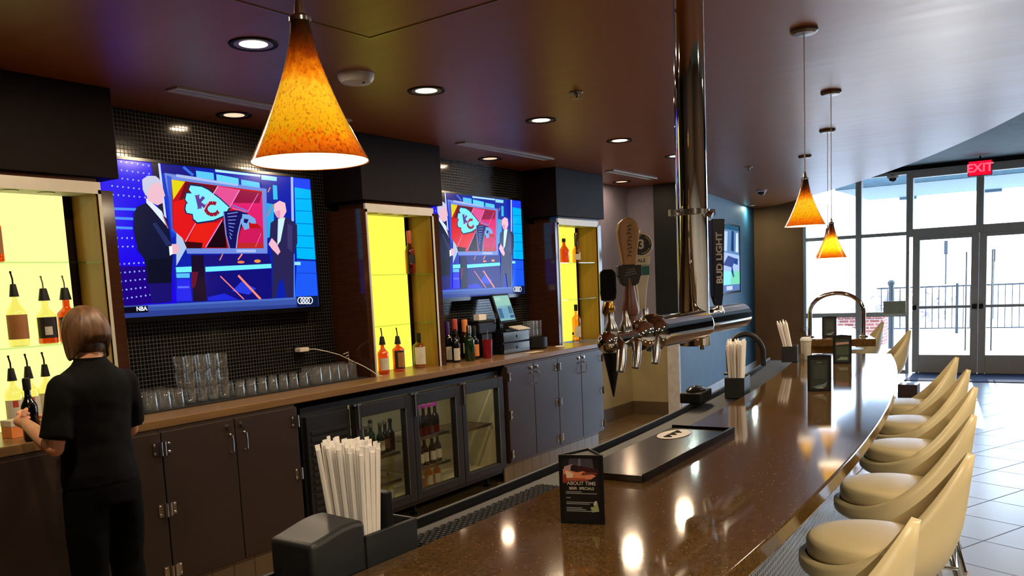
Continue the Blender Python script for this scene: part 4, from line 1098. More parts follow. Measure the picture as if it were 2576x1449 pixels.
# bottles by the register
RB = 'bottles left of the cash register'
bottle('liquor_bottle', 'purple capped bottle left in the cluster by the register', (5.69, 4.40, 1.048), r=.036, h=.33, nr=.014, shoulder=.19, neck=.24, body='black_bottle', lab='label_white', labz=(.02, .13), cap=.11, capm='purple', group=RB)
bottle('liquor_bottle', 'dark bottle with white label at the left front of the register cluster', (5.66, 4.30, 1.048), r=.034, h=.27, nr=.013, shoulder=.16, neck=.21, body='black_bottle', lab='label_white', labz=(.02, .12), cap=.04, group=RB)
bottle('wine_bottle', 'dark green bottle with silver neck at the front of the register cluster', (5.80, 4.26, 1.048), r=.043, h=.29, nr=.016, shoulder=.17, neck=.22, body='green_bottle', cap=.06, capm='alu', group=RB)
bottle('wine_bottle', 'rose foil topped bottle at the back of the register cluster', (5.87, 4.46, 1.048), r=.04, h=.345, nr=.02, shoulder=.18, neck=.25, body='brown_bottle', lab='label_white', labz=(.05, .14), cap=.10, capm='rose', group=RB)
bottle('wine_bottle', 'orange foil topped bottle at the right back of the register cluster', (5.96, 4.42, 1.048), r=.04, h=.335, nr=.02, shoulder=.18, neck=.25, body='brown_bottle', lab='label_white', labz=(.05, .14), cap=.10, capm='label_orange', group=RB)
bottle('wine_bottle', 'orange labelled sparkling bottle with black neck beside the red cup', (5.92, 4.30, 1.048), r=.043, h=.28, nr=.016, shoulder=.16, neck=.21, body='black_bottle', lab='label_orange', labz=(.03, .13), labw=2.4, cap=.09, group=RB)
# cooler contents
CB = 'beer bottles in the cooler'
CQ = [(0, .50, [(.10, 4.16, 'green_bottle', 'label_white'), (.17, 4.18, 'green_bottle', 'label_brown'), (.245, 4.16, 'green_bottle', 'label_white'), (.32, 4.18, 'black_bottle', 'label_brown'), (.10, 4.28, 'black_bottle', None), (.18, 4.3, 'green_bottle', None), (.40, 4.20, 'black_bottle', None), (.30, 4.30, 'black_bottle', None)], ('upper', 'left')),
      (0, .30, [(.12, 4.2, 'clear_bottle', 'label_white'), (.22, 4.22, 'clear_bottle', None), (.38, 4.2, 'clear_bottle', None)], ('lower', 'left')),
      (0, .14, [(.12, 4.15, 'clear_bottle', 'label_white'), (.20, 4.18, 'clear_bottle', None), (.3, 4.15, 'clear_bottle', 'label_white')], ('floor', 'left')),
      (1, .555, [(.08, 4.16, 'brown_bottle', 'red'), (.15, 4.16, 'brown_bottle', 'red'), (.22, 4.16, 'brown_bottle', 'red'), (.29, 4.16, 'brown_bottle', 'red'), (.11, 4.26, 'black_bottle', None), (.20, 4.26, 'black_bottle', None)], ('upper', 'middle')),
      (1, .325, [(.07, 4.15, 'brown_bottle', 'label_white'), (.14, 4.16, 'brown_bottle', 'label_white'), (.22, 4.15, 'brown_bottle', 'label_white'), (.30, 4.16, 'brown_bottle', 'label_white')], ('lower', 'middle')),
      (1, .14, [(.09, 4.15, 'clear_bottle', 'label_brown'), (.17, 4.16, 'honey_liquor', 'label_white'), (.26, 4.15, 'honey_liquor', 'label_white'), (.33, 4.2, 'clear_bottle', None)], ('floor', 'middle')),
      (2, .14, [(.07, 4.13, 'clear_bottle', 'label_white')], ('floor', 'right'))]
cn = {'green_bottle': 'green', 'black_bottle': 'black', 'brown_bottle': 'brown', 'clear_bottle': 'clear', 'honey_liquor': 'golden'}
pos = {2: ('left', 'right'), 3: ('left', 'middle', 'right'), 4: ('first', 'second', 'third', 'fourth')}
for k, z, lst, (lv, dn) in CQ:
    order = sorted(range(len(lst)), key=lambda q: lst[q][0])
    for q, (dx, y, body, lab) in enumerate(lst):
        same = [j for j in order if lst[j][2] == body and (lst[j][3] == lab)]
        nm = '' if len(same) == 1 else ['first ', 'second ', 'third ', 'fourth '][same.index(q)]
        capm = 'magenta' if (k == 1 and z > .5) else ('alu' if lab else 'black')
        lb = {'red': ' red based', 'label_white': ' white label', 'label_brown': ' brown label', None: ' plain'}[lab]
        where = {'upper': 'on upper shelf', 'lower': 'on lower shelf', 'floor': 'at bottom'}[lv]
        bottle('beer_bottle', '%s%s%s bottle%s %s, %s cooler door' % (nm, cn[body], lb, ' from the left' if nm else '', where, dn), (FD[k]+dx+(.14 if k < 2 else .1), y-.03, z+.008), r=.03, h=.215 if z < .5 else .225, nr=.0125, shoulder=.12, neck=.165, body=body, lab=lab, labz=(.03, .1) if lab != 'red' else (.004, .06), cap=.02, capm=capm, group=CB)
t = thing('mug', 'white china mug on the shelf behind the right cooler door', 'mug', (FD[2]+.17, 4.14, .528))
MB().lathe([(.036, 0), (.04, .01), (.04, .1), (.036, .1), (.034, .012), (0, .012)], 20).build('cup', 'white', t)
MB().tube([(.04, 0, .08), (.062, 0, .075), (.066, 0, .05), (.06, 0, .028), (.04, 0, .022)], .006, 8).build('handle', 'white', t)

# ------------------------------------------------------------------ tumblers on the back counter
t = MB().box(2.78, 4.56, 4.27, 4.57, 0, .008).build('bar_mat', 'mat_rubber', loc=(0, 0, 1.048), smooth=0, bevel=.002)
tag(t, 'long black rubber drying mat under the rows of glasses', 'mat')
def tumbler_proto(r, h):
    b = MB().lathe([(r*.80, 0), (r*.84, .004), (r, h), (r-.0025, h), (r*.84-.002, .012), (0, .012)], 20, cap=False)
    b.f.append(tuple(range(19, -1, -1))); b.mi.append(0)
    return b
tb = tumbler_proto(.037, .105).build('drinking_glass', 'tumbler', loc=(2.9, 4.34, 1.056), smooth=50)
GL = 'upturned drinking glasses on the black mat'
tag(tb, 'clear drinking glass standing in the low front or back row on the black mat', 'glass', GL)
first = [tb]
def put_glass(x, y, z, lab, grp, s=1., flip=False):
    if first: o = first.pop()
    else: o = tb.copy(); COL.objects.link(o)
    o.location = (x, y, z); o.scale = (s, s, s); o.rotation_euler = (PI, 0, 0) if flip else (0, 0, 0)
    if flip: o.location.z = z+.105*s
    tag(o, lab, 'glass', grp)
random.seed(5)
for i in range(3):
    for j in range(3): put_glass(2.86+i*.085, 4.33+j*.085, 1.056, 'upturned clear glass in the block of nine left of the tall stack', 'block of glasses left of the tall stack', 1., True)
for i in range(4):
    for j in range(2):
        for k in range(3): put_glass(3.135+i*.08, 4.35+j*.085, 1.056+k*.093, 'clear glass in the three high stack below the left television', 'three high stack of glasses', .86, False)
for i in range(7):
    for j in range(2): put_glass(3.48+i*.088, 4.34+j*.1, 1.056, 'clear short glass in the middle stretch of the mat, right of the tall stack', 'short glasses in the middle of the mat', .86, True)
for i in range(5):
    for j in range(2): put_glass(4.13+i*.085, 4.34+j*.1, 1.056, 'clear tall upturned glass at the right end of the mat, under the white cable', 'tall glasses at the right end of the mat', 1.08, True)
# glasses right of the register on a dark tray
t = thing('glass_tray', 'round dark tray of upturned glasses right of the cash register', 'tray', (6.97, 4.36, 1.048))
MB().lathe([(.12, 0), (.135, .02), (.135, .11), (.125, .115), (.12, .11), (0, .10)], 28).build('bowl', 'black', t)
for i in range(3):
    for j in range(2):
        for k in range(2): put_glass(6.905+i*.066, 4.33+j*.066, 1.165+k*.075, 'small clear glass stacked on the dark bowl right of the register', 'glasses on the dark bowl', .72)
t = MB().lathe([(.045, 0), (.05, .004), (.045, .008), (0, .007)], 24).build('coaster', 'paper', loc=(7.2, 4.2, 1.048))
tag(t, 'small white round coaster on the counter right of the dark bowl', 'coaster')
# outlet and cable
t = thing('wall_outlet', 'black wall outlet on the dark tiles at the right end of the glasses', 'outlet', (4.22, 4.598, 1.25))
MB().box(-.04, .04, -.012, 0, -.06, .06).build('plate', 'black', t, smooth=0, bevel=.003)
t = thing('power_cable', 'white power adapter and cable hanging from the outlet to the counter', 'cable', (4.22, 4.56, 1.28))
MB().box(-.05, .035, -.035, .024, -.015, .015).build('adapter', 'cable', t, smooth=0, bevel=.006)
MB().tube([(.03, -.01, 0), (.10, -.02, -.005), (.19, -.05, -.03), (.26, -.10, -.06), (.30, -.19, -.11), (.32, -.28, -.15), (.34, -.345, -.19), (.37, -.355, -.222), (.41, -.36, -.2275)], .0032, 8).build('cord', 'cable', t)
b = MB()
for k in range(5): b.tube([(.26+.012*k, -.14-.01*k, -.055-.02*k), (.30, -.15, -.045-.02*k), (.32, -.13, -.075-.015*k)], .0032, 6)
b.build('cord_coil', 'cable', t)

# ------------------------------------------------------------------ cash register
def drawer(z, lab):
    t = thing('cash_drawer', lab, 'cash drawer', (6.34, 4.28, z), group='stacked cash drawers')
    MB().box(0, .44, .012, .30, 0, .1).build('case', 'black', t, smooth=0, bevel=.003)
    MB().box(.004, .436, 0, .012, .006, .094).build('front', 'steel', t, smooth=0, bevel=.002)
    MB().lathe([(.012, -.006), (.012, 0)], 14, M4=T(.22, 0, .05) @ RX(PI/2)).build('lock', 'chrome_dull', t)
drawer(1.048, 'lower steel fronted cash drawer on the back counter'); drawer(1.15, 'upper steel fronted cash drawer under the touch screen')
t = thing('register_terminal', 'tilted touch screen register standing on the cash drawers', 'register', (6.5, 4.38, 1.25), math.radians(6))
MB().box(-.12, .12, -.09, .10, 0, .02).build('base', 'black', t, smooth=0, bevel=.006)
MB().prism([(-.03, .02), (.03, .02), (.03, .06), (-.03, .06)], .02, .16).build('neck', 'black', t, smooth=0)
h = MB().box(-.165, .165, -.02, .015, -.135, .135).build('monitor', 'black_gloss', t, loc=(0, .0, .205), rot=(math.radians(-17), 0, 0), smooth=0, bevel=.006)
RS = [U((126, 178, 178), (0, 0), (1, 0), (1, 1), (0, 1)), U((150, 200, 186), (0, .6), (1, .6), (1, 1), (0, 1)), U((70, 104, 150), (.03, .1), (.3, .1), (.3, .5), (.03, .5)), U((74, 112, 140), (.7, .25), (.97, .25), (.97, .55), (.7, .55)), U((110, 160, 190), (.34, .1), (.66, .1), (.66, .5), (.34, .5)),
      U((170, 214, 200), (.05, .8), (.4, .8), (.4, .94), (.05, .94)), U((60, 90, 140), (.7, .08), (.97, .08), (.97, .2), (.7, .2))]
picture(RS, .29, .235).build('screen', 'screen', h, loc=(-.145, -.021, -.1175), smooth=0)
t = thing('receipt_printer', 'black receipt printer with white paper, left of the touch screen', 'printer', (6.16, 4.44, 1.25))
MB().box(-.10, .16, -.10, .13, 0, .10).prism([(-.10, -.10), (.16, -.10), (.16, .13), (-.10, .13)], .10, .12).build('case', 'black', t, smooth=0, bevel=.012)
MB().box(-.02, .09, -.05, .01, .12, .17).build('receipt_paper', 'paper', t, smooth=0)
t = MB().box(-.075, .085, -.11, .13, 0, .2).build('storage_box', 'black', loc=(6.16, 4.44, 1.048), smooth=0, bevel=.004)
tag(t, 'black box under the receipt printer', 'box')
t = MB().box(-.1, .1, -.06, .05, 0, .012).build('paper_pad', 'label_white', loc=(6.62, 4.29, 1.272), smooth=0, bevel=.002); t.rotation_euler = (.25, 0, 0)
t.location.z = 1.268; tag(t, 'cream notepad leaning on the foot of the touch screen', 'notepad')
t = MB().box(-.11, .11, -.04, .04, 0, .002).build('receipt_slip', 'label_white', loc=(6.62, 4.14, 1.0485), smooth=0)
tag(t, 'pale paper slip on the counter in front of the drawers', 'paper')
t = thing('cup', 'tall red plastic cup with a pen left of the cash drawers', 'cup', (6.03, 4.24, 1.048))
MB().lathe([(.036, 0), (.046, .16), (.043, .16), (.034, .006), (0, .006)], 20).build('beaker', 'red', t)
t = MB().tube([(0, 0, 0), (.02, .01, .24)], .004, 8).build('pen', 'alu', loc=(6.035, 4.24, 1.056))
tag(t, 'silver pen standing in the red cup', 'pen')
# ------------------------------------------------------------------ the front bar
def slab(x0, x1, lo, hi, z0, z1, n=40):
    b = MB(); v = []; f = []
    for i in range(n+1):
        x = x0+(x1-x0)*i/n; a, c = lo(x), hi(x)
        v += [(x, a, z0), (x, c, z0), (x, c, z1), (x, a, z1)]
    for i in range(n):
        q = 4*i
        for j in range(4): f.append((q+j, q+4+j, q+4+(j+1) % 4, q+(j+1) % 4))
    f += [(0, 1, 2, 3), (4*n+3, 4*n+2, 4*n+1, 4*n)]
    b.add(v, [tuple(reversed(p)) for p in f]); return b
t = thing('bar_counter', 'long curved bar with a glossy brown speckled stone top', 'bar', (0, 0, 0))
slab(-1.6, 6.38, yo, yi, 1.02, 1.07, 60).build('bar_top', 'quartz', t, smooth=30, bevel=.006)
slab(-1.6, 6.2, lambda x: yo(x)+.27, lambda x: yo(x)+.30, 0, 1.02, 50).build('tiled_front', 'bar_tile', t, smooth=30)
slab(-1.6, 6.2, lambda x: yo(x)+.30, lambda x: yi(x)-.03, .0, 1.018, 50).build('bar_body', 'lam_dark', t, smooth=30)
slab(-1.6, 6.2, lambda x: yi(x)-.03, lambda x: yi(x)+.21, .86, 1.035, 50).build('service_rail', 'black', t, smooth=30, bevel=.004)
slab(-1.6, 6.2, lambda x: yi(x)+.195, lambda x: yi(x)+.21, 1.03, 1.055, 50).build('rail_lip', 'black', t, smooth=30, bevel=.002)
t = thing('bar_counter', 'short far bar section beyond the gap, carrying the chrome rail', 'bar', (0, 0, 0))
slab(7.75, 9.6, yo, yi, 1.005, 1.07, 20).build('bar_top', 'quartz', t, smooth=30, bevel=.006)
slab(7.95, 9.5, lambda x: yo(x)+.25, lambda x: yi(x)-.03, 0, 1.005, 20).build('bar_body', 'tan_side', t, smooth=30)
# rubber mat with round nubs in the service rail
t = thing('bar_mat', 'black studded rubber bar mat along the service rail near the camera', 'mat', (0, 0, 1.0356))
slab(1.56, 2.22, lambda x: yi(x)+.008, lambda x: yi(x)+.128, 0, .006, 12).build('sheet', 'mat_rubber', t, smooth=0)
b = MB()
for i in range(44):
    x = 1.57+i*.0148
    for j in range(7):
        y = yi(x)+.018+j*.0165+(.008 if i % 2 else 0)
        if y < yi(x)+.125: b.lathe([(.0062, .006), (.0056, .011), (0, .0115)], 6, c=(x, y, 0))
b.build('studs', 'mat_rubber', t, smooth=0)
# drip tray on the bar
t = thing('drip_tray', 'flat stainless drip tray under the beer taps on the bar', 'drip tray', (2.25, 1.05, 1.0702), math.radians(1.5))
MB().box(0, .86, 0, .245, 0, .012).build('tray', 'steel', t, smooth=0, bevel=.004)
MB().box(0, .86, -.004, .004, 0, .026).box(-.004, .004, 0, .245, 0, .02).box(.856, .864, 0, .245, 0, .02).build('rim', 'steel', t, smooth=0, bevel=.002)
b = MB()
ov = [(.70+.10*math.cos(2*PI*i/32), .175+.055*math.sin(2*PI*i/32)) for i in range(32)]
b.prism(ov, .012, .0145); b.build('emblem_plate', 'alu', t, smooth=0)
b = MB()
for i in range(9):
    x = .635+i*.016; b.tube([(x, .19, .0148), (x+.006, .16+.012*(i % 3), .0148)], .003, 6)
b.build('perforation', 'black', t)

# ------------------------------------------------------------------ chrome beer tower hanging from the ceiling
t = thing('beer_tower', 'polished chrome beer pipe from ceiling to bar with crossing tap arms', 'beer tower', (3.06, 1.2, 0))
MB().lathe([(.0545, 1.405), (.0565, 1.408), (.0565, CZ)], 40, cap=False).lathe([(0, 1.405), (.0545, 1.405)], 40, cap=False).build('pipe', 'chrome', t)
az = 1.485
MB().tube([(-.47, -.034, az), (-.035, -.034, az)], .054, 32).ball((-.035, -.034, az), (.045, .054, .054), n=32, k=16).lathe([(.057, -.012), (.062, -.008), (.062, .008), (.057, .012)], 28, M4=T(-.46, -.034, az) @ RY(PI/2)).build('tap_arm', 'chrome', t)
MB().tube([(.0, .036, az), (.63, .036, az)], .053, 32).ball((.63, .036, az), (.02, .053, .053)).build('tap_arm', 'chrome', t)
MB().tube([(-.73, -.01, az-.01), (-.47, -.03, az-.005)], .028, 24).ball((-.73, -.01, az-.01), .034).ball((-.53, -.026, az-.003), .05, n=24, k=14).build('tap_manifold', 'chrome', t)
MB().lathe([(.0565, 1.885), (.064, 1.887), (.064, 1.905), (.0565, 1.907)], 36, cap=False).build('pipe_clamp', 'chrome_dull', t)
b = MB()
for s in (-1, 1):
    bolt = MB().tube([tuple(RZ(-.6) @ Vector((s*.085, 0, 1.885))), tuple(RZ(-.6) @ Vector((s*.085, 0, 1.907)))], .016, 8)
    bolt.tube([tuple(RZ(-.6) @ Vector((s*.058, 0, 1.896))), tuple(RZ(-.6) @ Vector((s*.088, 0, 1.896)))], .012, 8).build('clamp_bolt', 'chrome_dull', t)
MB().tube([(0, -.06, 1.888), (0, -.078, 1.88)], .011, 8).build('clamp_bolt', 'chrome_dull', t)
MB().tube([(-.03, -.04, 1.392), (-.03, -.04, 1.408)], .008, 8).build('vent_screw', 'chrome', t)
def faucet(x, side, parent, tip='chrome_dull'):
    b = MB(); z = az-.01
    b.tube([(x, 0, z), (x-.01, -.035*side, z), (x-.022, -.055*side, z-.012), (x-.045, -.062*side, z-.06), (x-.056, -.063*side, z-.085)], [.02, .018, .016, .014, .012], 12)
    b.lathe([(.016, 0), (.021, .012), (.021, .03), (.012, .05), (.010, .075)], 14, c=(x-.004, -.01*side, z+.015))
    return b.build('faucet', tip, parent)
# three taps on the left arm, one on the right
f1 = faucet(-.705, 1, t); f2 = faucet(-.60, 1, t); f3 = faucet(-.455, 1, t); f4 = faucet(.30, -1, t)
# black short handle
p = [(-.03, 0), (.03, 0), (.036, .03), (.034, .09), (.018, .10), (-.018, .10), (-.034, .09), (-.036, .03)]
MB().prism([(x*.72, y*.95) for x, y in p], -.012, .012, M4=T(-.70, .0, 1.60) @ RZ(-.9) @ RX(PI/2)).build('tap_handle', 'black_gloss', f1, bevel=.006, smooth=0)
MB().lathe([(.012, 0), (.02, .012), (.02, .03), (.014, .045)], 14, c=(-.70, 0, 1.552)).build('handle_ferrule', 'gold', f1)
# tall wooden handle: flared stem, dark plate, rounded wooden paddle
hx, hy, hz = -.575, -.012, 1.552
MB().lathe([(.012, -.03), (.024, -.004), (.034, 0), (.035, .012), (.026, .05), (.019, .09), (.018, .115)], 20, c=(hx, hy, hz), sy=.8).build('tap_handle', 'wood_red', f2, label='dark red brown flared tap stem')
pl = [(-.028, .098), (-.016, .09), (.016, .09), (.028, .098), (.034, .118), (.038, .122), (.038, .154), (-.038, .154), (-.038, .122), (-.034, .118)]
MF = T(hx, hy, hz) @ RZ(-.85) @ RX(PI/2)
MB().prism(pl, -.016, .016, M4=MF).build('handle_plate', 'label_black', f2, smooth=0, bevel=.003, label='dark carved name plate of the wooden tap handle')
pd = [(-.022, .154), (.022, .154), (.026, .19), (.034, .235), (.036, .262), (.031, .284), (.016, .297), (.006, .302), (-.006, .302), (-.016, .297), (-.031, .284), (-.036, .262), (-.034, .235), (-.026, .19)]
MB().prism(pd, -.013, .013, M4=MF).build('handle_paddle', 'wood_tap', f2, smooth=0, bevel=.006, label='pale wooden paddle top with vertical carved lettering')
b = MB()
pin = [(x*.78, .228+(y-.228)*.84) for x, y in pd]
b.prism(pin, .0125, .0142, M4=MF)
b.build('paddle_face', 'wood_tap', f2, smooth=0)
b = MB()
random.seed(11)
for k in range(9):
    y = .18+k*.0115
    b.tube([tuple(MF @ Vector((-.006+.004*(k % 2), y, .0146))), tuple(MF @ Vector((.002+.005*(k % 3-1), y+.007, .0146))), tuple(MF @ Vector((.007, y+.002, .0146)))], .0017, 6)
b.build('paddle_lettering', 'wood_red', f2)
b = MB()
for k in range(3):
    b.tube([tuple(MF @ Vector((-.02+.004*k, .131+.008*(k-1), .0168))), tuple(MF @ Vector((.02-.003*k, .136+.007*(k-1), .0168)))], .0016, 6)
b.build('plate_lettering', 'alu', f2)
# ivory handle with a dark roundel "3"
hx2 = -.413
MF = T(hx2, .02, 1.552) @ RZ(-.95) @ RX(PI/2)
b = MB()
b.prism([(-.010, 0), (.010, 0), (.013, .05), (.018, .09), (.024, .12), (.024, .155), (-.024, .155), (-.022, .12), (-.014, .07)], -.012, .012, M4=MF)
b.prism([(-.026, .155), (.026, .155), (.030, .185), (-.030, .185)], -.012, .012, M4=MF)
b.prism([(.0405*math.cos(2*PI*i/28), .222+.0405*math.sin(2*PI*i/28)) for i in range(28)], -.012, .012, M4=MF)
b.prism([(-.006, .258), (.006, .258), (0, .275)], -.006, .006, M4=MF)
b.build('tap_handle', 'cream_tap', f3, smooth=0, bevel=.004, label='ivory tap handle with a dark round badge reading 3')
MB().prism([(-.0245, .122), (.0245, .122), (.0245, .152), (-.0245, .152)], -.0128, .0128, M4=MF).build('handle_band', 'teal_tap', f3, smooth=0)
b = MB().prism([(.034*math.cos(2*PI*i/28), .222+.034*math.sin(2*PI*i/28)) for i in range(28)], .012, .0134, M4=MF)
b.build('badge', 'letter_dark', f3, smooth=0)
b = MB().text('3', .042, MF @ T(0, .222, .0142), bold=.0012)
for i in range(28):
    if i % 7 < 5:
        a0 = 2*PI*i/28; a1 = 2*PI*(i+1)/28
        b.tube([tuple(MF @ Vector((.029*math.cos(a0), .222+.029*math.sin(a0), .0138))), tuple(MF @ Vector((.029*math.cos(a1), .222+.029*math.sin(a1), .0138)))], .0011, 5)
b.build('badge_numeral', 'cream_tap', f3, smooth=0)
b = MB().text('ALE', .017, MF @ T(0, .17, .0126)); b.build('handle_lettering', 'letter_dark', f3, smooth=0)
# right arm: dark navy handle with vertical lettering
MF = T(.255, .0, 1.552) @ RZ(-.6) @ RX(PI/2)
MB().prism([(-.012, -.01), (.012, -.01), (.018, .03), (.031, .33), (-.031, .33), (-.026, .03)], -.014, .014, M4=MF).build('tap_handle', 'navy', f4, smooth=0, bevel=.004, label='navy tap handle with pale vertical lettering')
MB().text('BUD LIGHT', .0395, MF @ T(.001, .178, .0145) @ RZ(PI/2), bold=.0012).build('handle_lettering', 'letter', f4, smooth=0)
# black cone shaped sleeve under the spouts
t2 = MB().lathe([(.002, 0), (.008, .03), (.027, .125), (.03, .14), (.012, .145)], 18).build('hanging_sleeve', 'black', loc=(2.405, 1.215, 1.298))
tag(t2, 'black cone shaped rubber sleeve hanging under the left beer spouts', 'sleeve')

# ------------------------------------------------------------------ straw caddies
random.seed(21)
STP = []
def caddy(loc, rz, label, w=.30, d=.12, near=True, tilt=0.):
    t = thing('napkin_caddy', label, 'caddy', loc, rz, 'black straw and napkin caddies'); 
    if near:
        # sculpted napkin block with a swooping top, straw well, thin partition, small well
        n = 14; v = []; f = []
        for i in range(n+1):
            x = -.155+.16*i/n; u = i/n
            z = .105+.02*math.sin(PI*(u*.9+.15))*u+.016*u*u
            v += [(x, -.068, 0), (x, .068, 0), (x, .068, z+.006*u), (x, -.068, z)]
        for i in range(n):
            q = 4*i
            for j in range(4): f.append((q+j, q+(j+1) % 4, q+4+(j+1) % 4, q+4+j))
        f += [(3, 2, 1, 0), (4*n, 4*n+1, 4*n+2, 4*n+3)]
        MB().add(v, f).build('napkin_block', 'black_soft', t, smooth=30, bevel=.012, seg=3)
        MB().box(.0, .17, -.072, -.064, 0, .085).box(.0, .17, .064, .072, 0, .10).box(.162, .17, -.064, .064, 0, .085).box(0, .17, -.064, .064, 0, .006).build('tray_wells', 'black_soft', t, smooth=0, bevel=.003)
        MB().box(.076, .10, -.064, .0, .0, .165).build('divider_post', 'black', t, smooth=0, bevel=.004)
    else:
        h = .105
        MB().box(-.075, .075, -.05, -.044, 0, h).box(-.075, .075, .044, .05, 0, h).box(-.075, -.069, -.044, .044, 0, h).box(.069, .075, -.044, .044, 0, h).box(-.069, .069, -.044, .044, 0, .005).build('tray_well', 'black_soft', t, smooth=0, bevel=.004)
        MB().box(.076, .115, -.04, .045, 0, .075).build('napkin_block', 'black_soft', t, smooth=0, bevel=.006)
    if tilt: t.rotation_euler = (0, tilt, rz)
    return t
def straws(base, rz, nx, ny, gap, x0, lean, fan, h, label, grp, z0, tilt=0.):
    """rows of paper straws standing close together and fanning out towards the top"""
    m0 = Matrix.Translation(base) @ RZ(rz)
    for i in range(nx):
        for j in range(ny):
            u = (i-(nx-1)/2.+(.5 if j % 2 else 0)); w_ = j-(ny-1)/2.
            x, y = x0+u*gap, w_*gap*.92
            L = h*random.uniform(.95, 1.03)
            if not STP:
                b = MB(); b.tube([(0, 0, 0), (0, 0, .05), (0, 0, .212)], .0062, 7).box(-.0062, .0062, -.0006, .0006, .212, .224)
                o = b.build('paper_straw', 'straw', smooth=40); STP.append(o)
            else:
                o = STP[0].copy(); COL.objects.link(o)
            dirv = Vector((lean+u*gap*fan, w_*gap*fan+tilt, 1)).normalized()
            q = Vector((0, 0, 1)).rotation_difference(dirv).to_matrix().to_4x4()
            o.matrix_world = m0 @ T(x, y, z0) @ q @ RZ(random.uniform(-.3, .3)) @ Matrix.Diagonal((1, 1, L/.224, 1))
            tag(o, label, 'straw', grp)
cA = (1.245, 1.40, 1.06); ra = math.radians(-2)
t = caddy((1.365, 1.385, 1.0365), ra, 'black napkin and straw caddy nearest the camera on the service rail')
straws(t.location, ra, 4, 9, .0134, .037, -.03, 1.6, .245, 'white paper wrapped straw in the big bundle of the nearest caddy', 'straws in the nearest caddy', .045)
# keep the straws between block and divider
t = caddy((4.30, 1.46, 1.037), .12, 'black straw caddy on the rail beyond the drip tray', near=False)
straws(t.location, .12, 6, 5, .0134, -.01, -.03, 1.8, .25, 'white paper wrapped straw in the upright bundle of the second caddy', 'straws in the second caddy', .045)
t = caddy((5.78, 1.60, 1.072), .2, 'tilted black straw caddy on the bar near the far end', near=False, tilt=0.)
straws(t.location, .2, 3, 4, .0134, 0., -.02, 2., .25, 'white paper wrapped straw in the leaning bundle of the far caddy', 'straws in the far caddy', .03, tilt=.22)
t = thing('plastic_cup', 'white plastic cup right of the far straw caddy', 'cup', (5.93, 1.535, 1.071))
MB().lathe([(.028, 0), (.036, .13), (.034, .13), (.026, .004), (0, .004)], 20).build('cup_wall', 'label_white', t)
MB().lathe([(.038, .126), (.038, .136), (.03, .15), (0, .152)], 20).build('lid', 'white', t)
t = thing('garnish_tray', 'low black garnish tray with shiny lid left of the second caddy', 'tray', (3.98, 1.56, 1.056), .1)
MB().box(-.11, .11, -.05, .05, 0, .05).build('tray', 'black', t, smooth=0, bevel=.006)
MB().lathe([(.05, .0), (.05, .008), (.03, .022), (0, .026)], 20, c=(.0, 0, .05), sx=1.8, sy=.85).build('lid', 'black_gloss', t)
pts = [(5.15+.0*k, 1.66+.0*k, 1.0) for k in range(1)]
b = MB(); b.tube([(5.10, 1.78, 1.056), (5.10, 1.785, 1.2)]+[(5.10+.012*k, 1.70+.085*math.cos(PI*k/10), 1.2+.10*math.sin(PI*k/10)) for k in range(1, 10)]+[(5.23, 1.615, 1.2), (5.24, 1.612, 1.10)], .017, 12)
b.lathe([(.035, 0), (.035, .012), (.018, .02)], 16, c=(5.10, 1.78, 1.054))
tag(b.build('water_tap', 'black_soft'), 'dark grey gooseneck water tap arching behind the second straw bundle', 'tap')

# ------------------------------------------------------------------ three sided table menus
CARD = [U((22, 20, 22), (0, 0), (1, 0), (1, 1), (0, 1)), U((70, 66, 78), (.14, .78), (.86, .78), (.8, .99), (.2, .99)), U((116, 110, 122), (.42, .86), (.5, .86), (.5, .99), (.44, .99)),
        U((190, 150, 160), (.02, .76), (.25, .8), (.28, .9), (.06, .86)), U((60, 24, 26), (.2, .74), (.98, .74), (.96, .82), (.5, .87), (.24, .88)), U((30, 26, 30), (.24, .78), (.42, .78), (.38, .88), (.26, .88)), U((226, 140, 96), (.02, .68), (.75, .66), (.9, .72), (.55, .79), (.4, .77), (.02, .82)),
        U((240, 206, 178), (.05, .68), (.26, .68), (.3, .75), (.1, .8)), U((178, 84, 56), (.1, .63), (.7, .64), (.6, .68), (.05, .68)), U((120, 60, 50), (.5, .72), (.95, .75), (.9, .77), (.55, .77)),
        U((150, 60, 40), (.0, .6), (.12, .6), (.1, .74), (0, .74))]
for y, x1 in ((.455, .5), (.43, .9), (.36, .2), (.29, .86), (.265, .7), (.20, .5), (.175, .6), (.15, .9)):
    CARD.append(U((150, 150, 150), (.08, y), (x1, y), (x1, y+.012), (.08, y+.012)))
CARD += [U((150, 160, 110), (.76, .14), (.95, .16), (.9, .32), (.84, .24), (.72, .22)), U((200, 196, 180), (.84, .24), (.9, .32), (.84, .32), (.8, .26))]
CARD2 = [U((34, 36, 34), (0, 0), (1, 0), (1, 1), (0, 1)), U((52, 60, 54), (.1, .05), (.9, .05), (.9, .9), (.1, .9))]+[U((96, 104, 96), (.25, .72-.06*k), (.8, .72-.06*k), (.8, .735-.06*k), (.25, .735-.06*k)) for k in range(7)]+[U((110, 130, 130), (.15, .08), (.5, .05), (.8, .1), (.9, .25), (.7, .18), (.4, .14)), U((170, 170, 150), (.3, .04), (.75, .05), (.6, .1))]
CARD3 = CARD2[:2]+[U((190, 150, 140), (.08, .68), (.92, .72), (.9, .8), (.1, .78)), U((130, 150, 130), (.15, .1), (.85, .1), (.85, .2), (.4, .22)), U((70, 84, 70), (.1, .3), (.9, .3), (.9, .62), (.1, .62))]
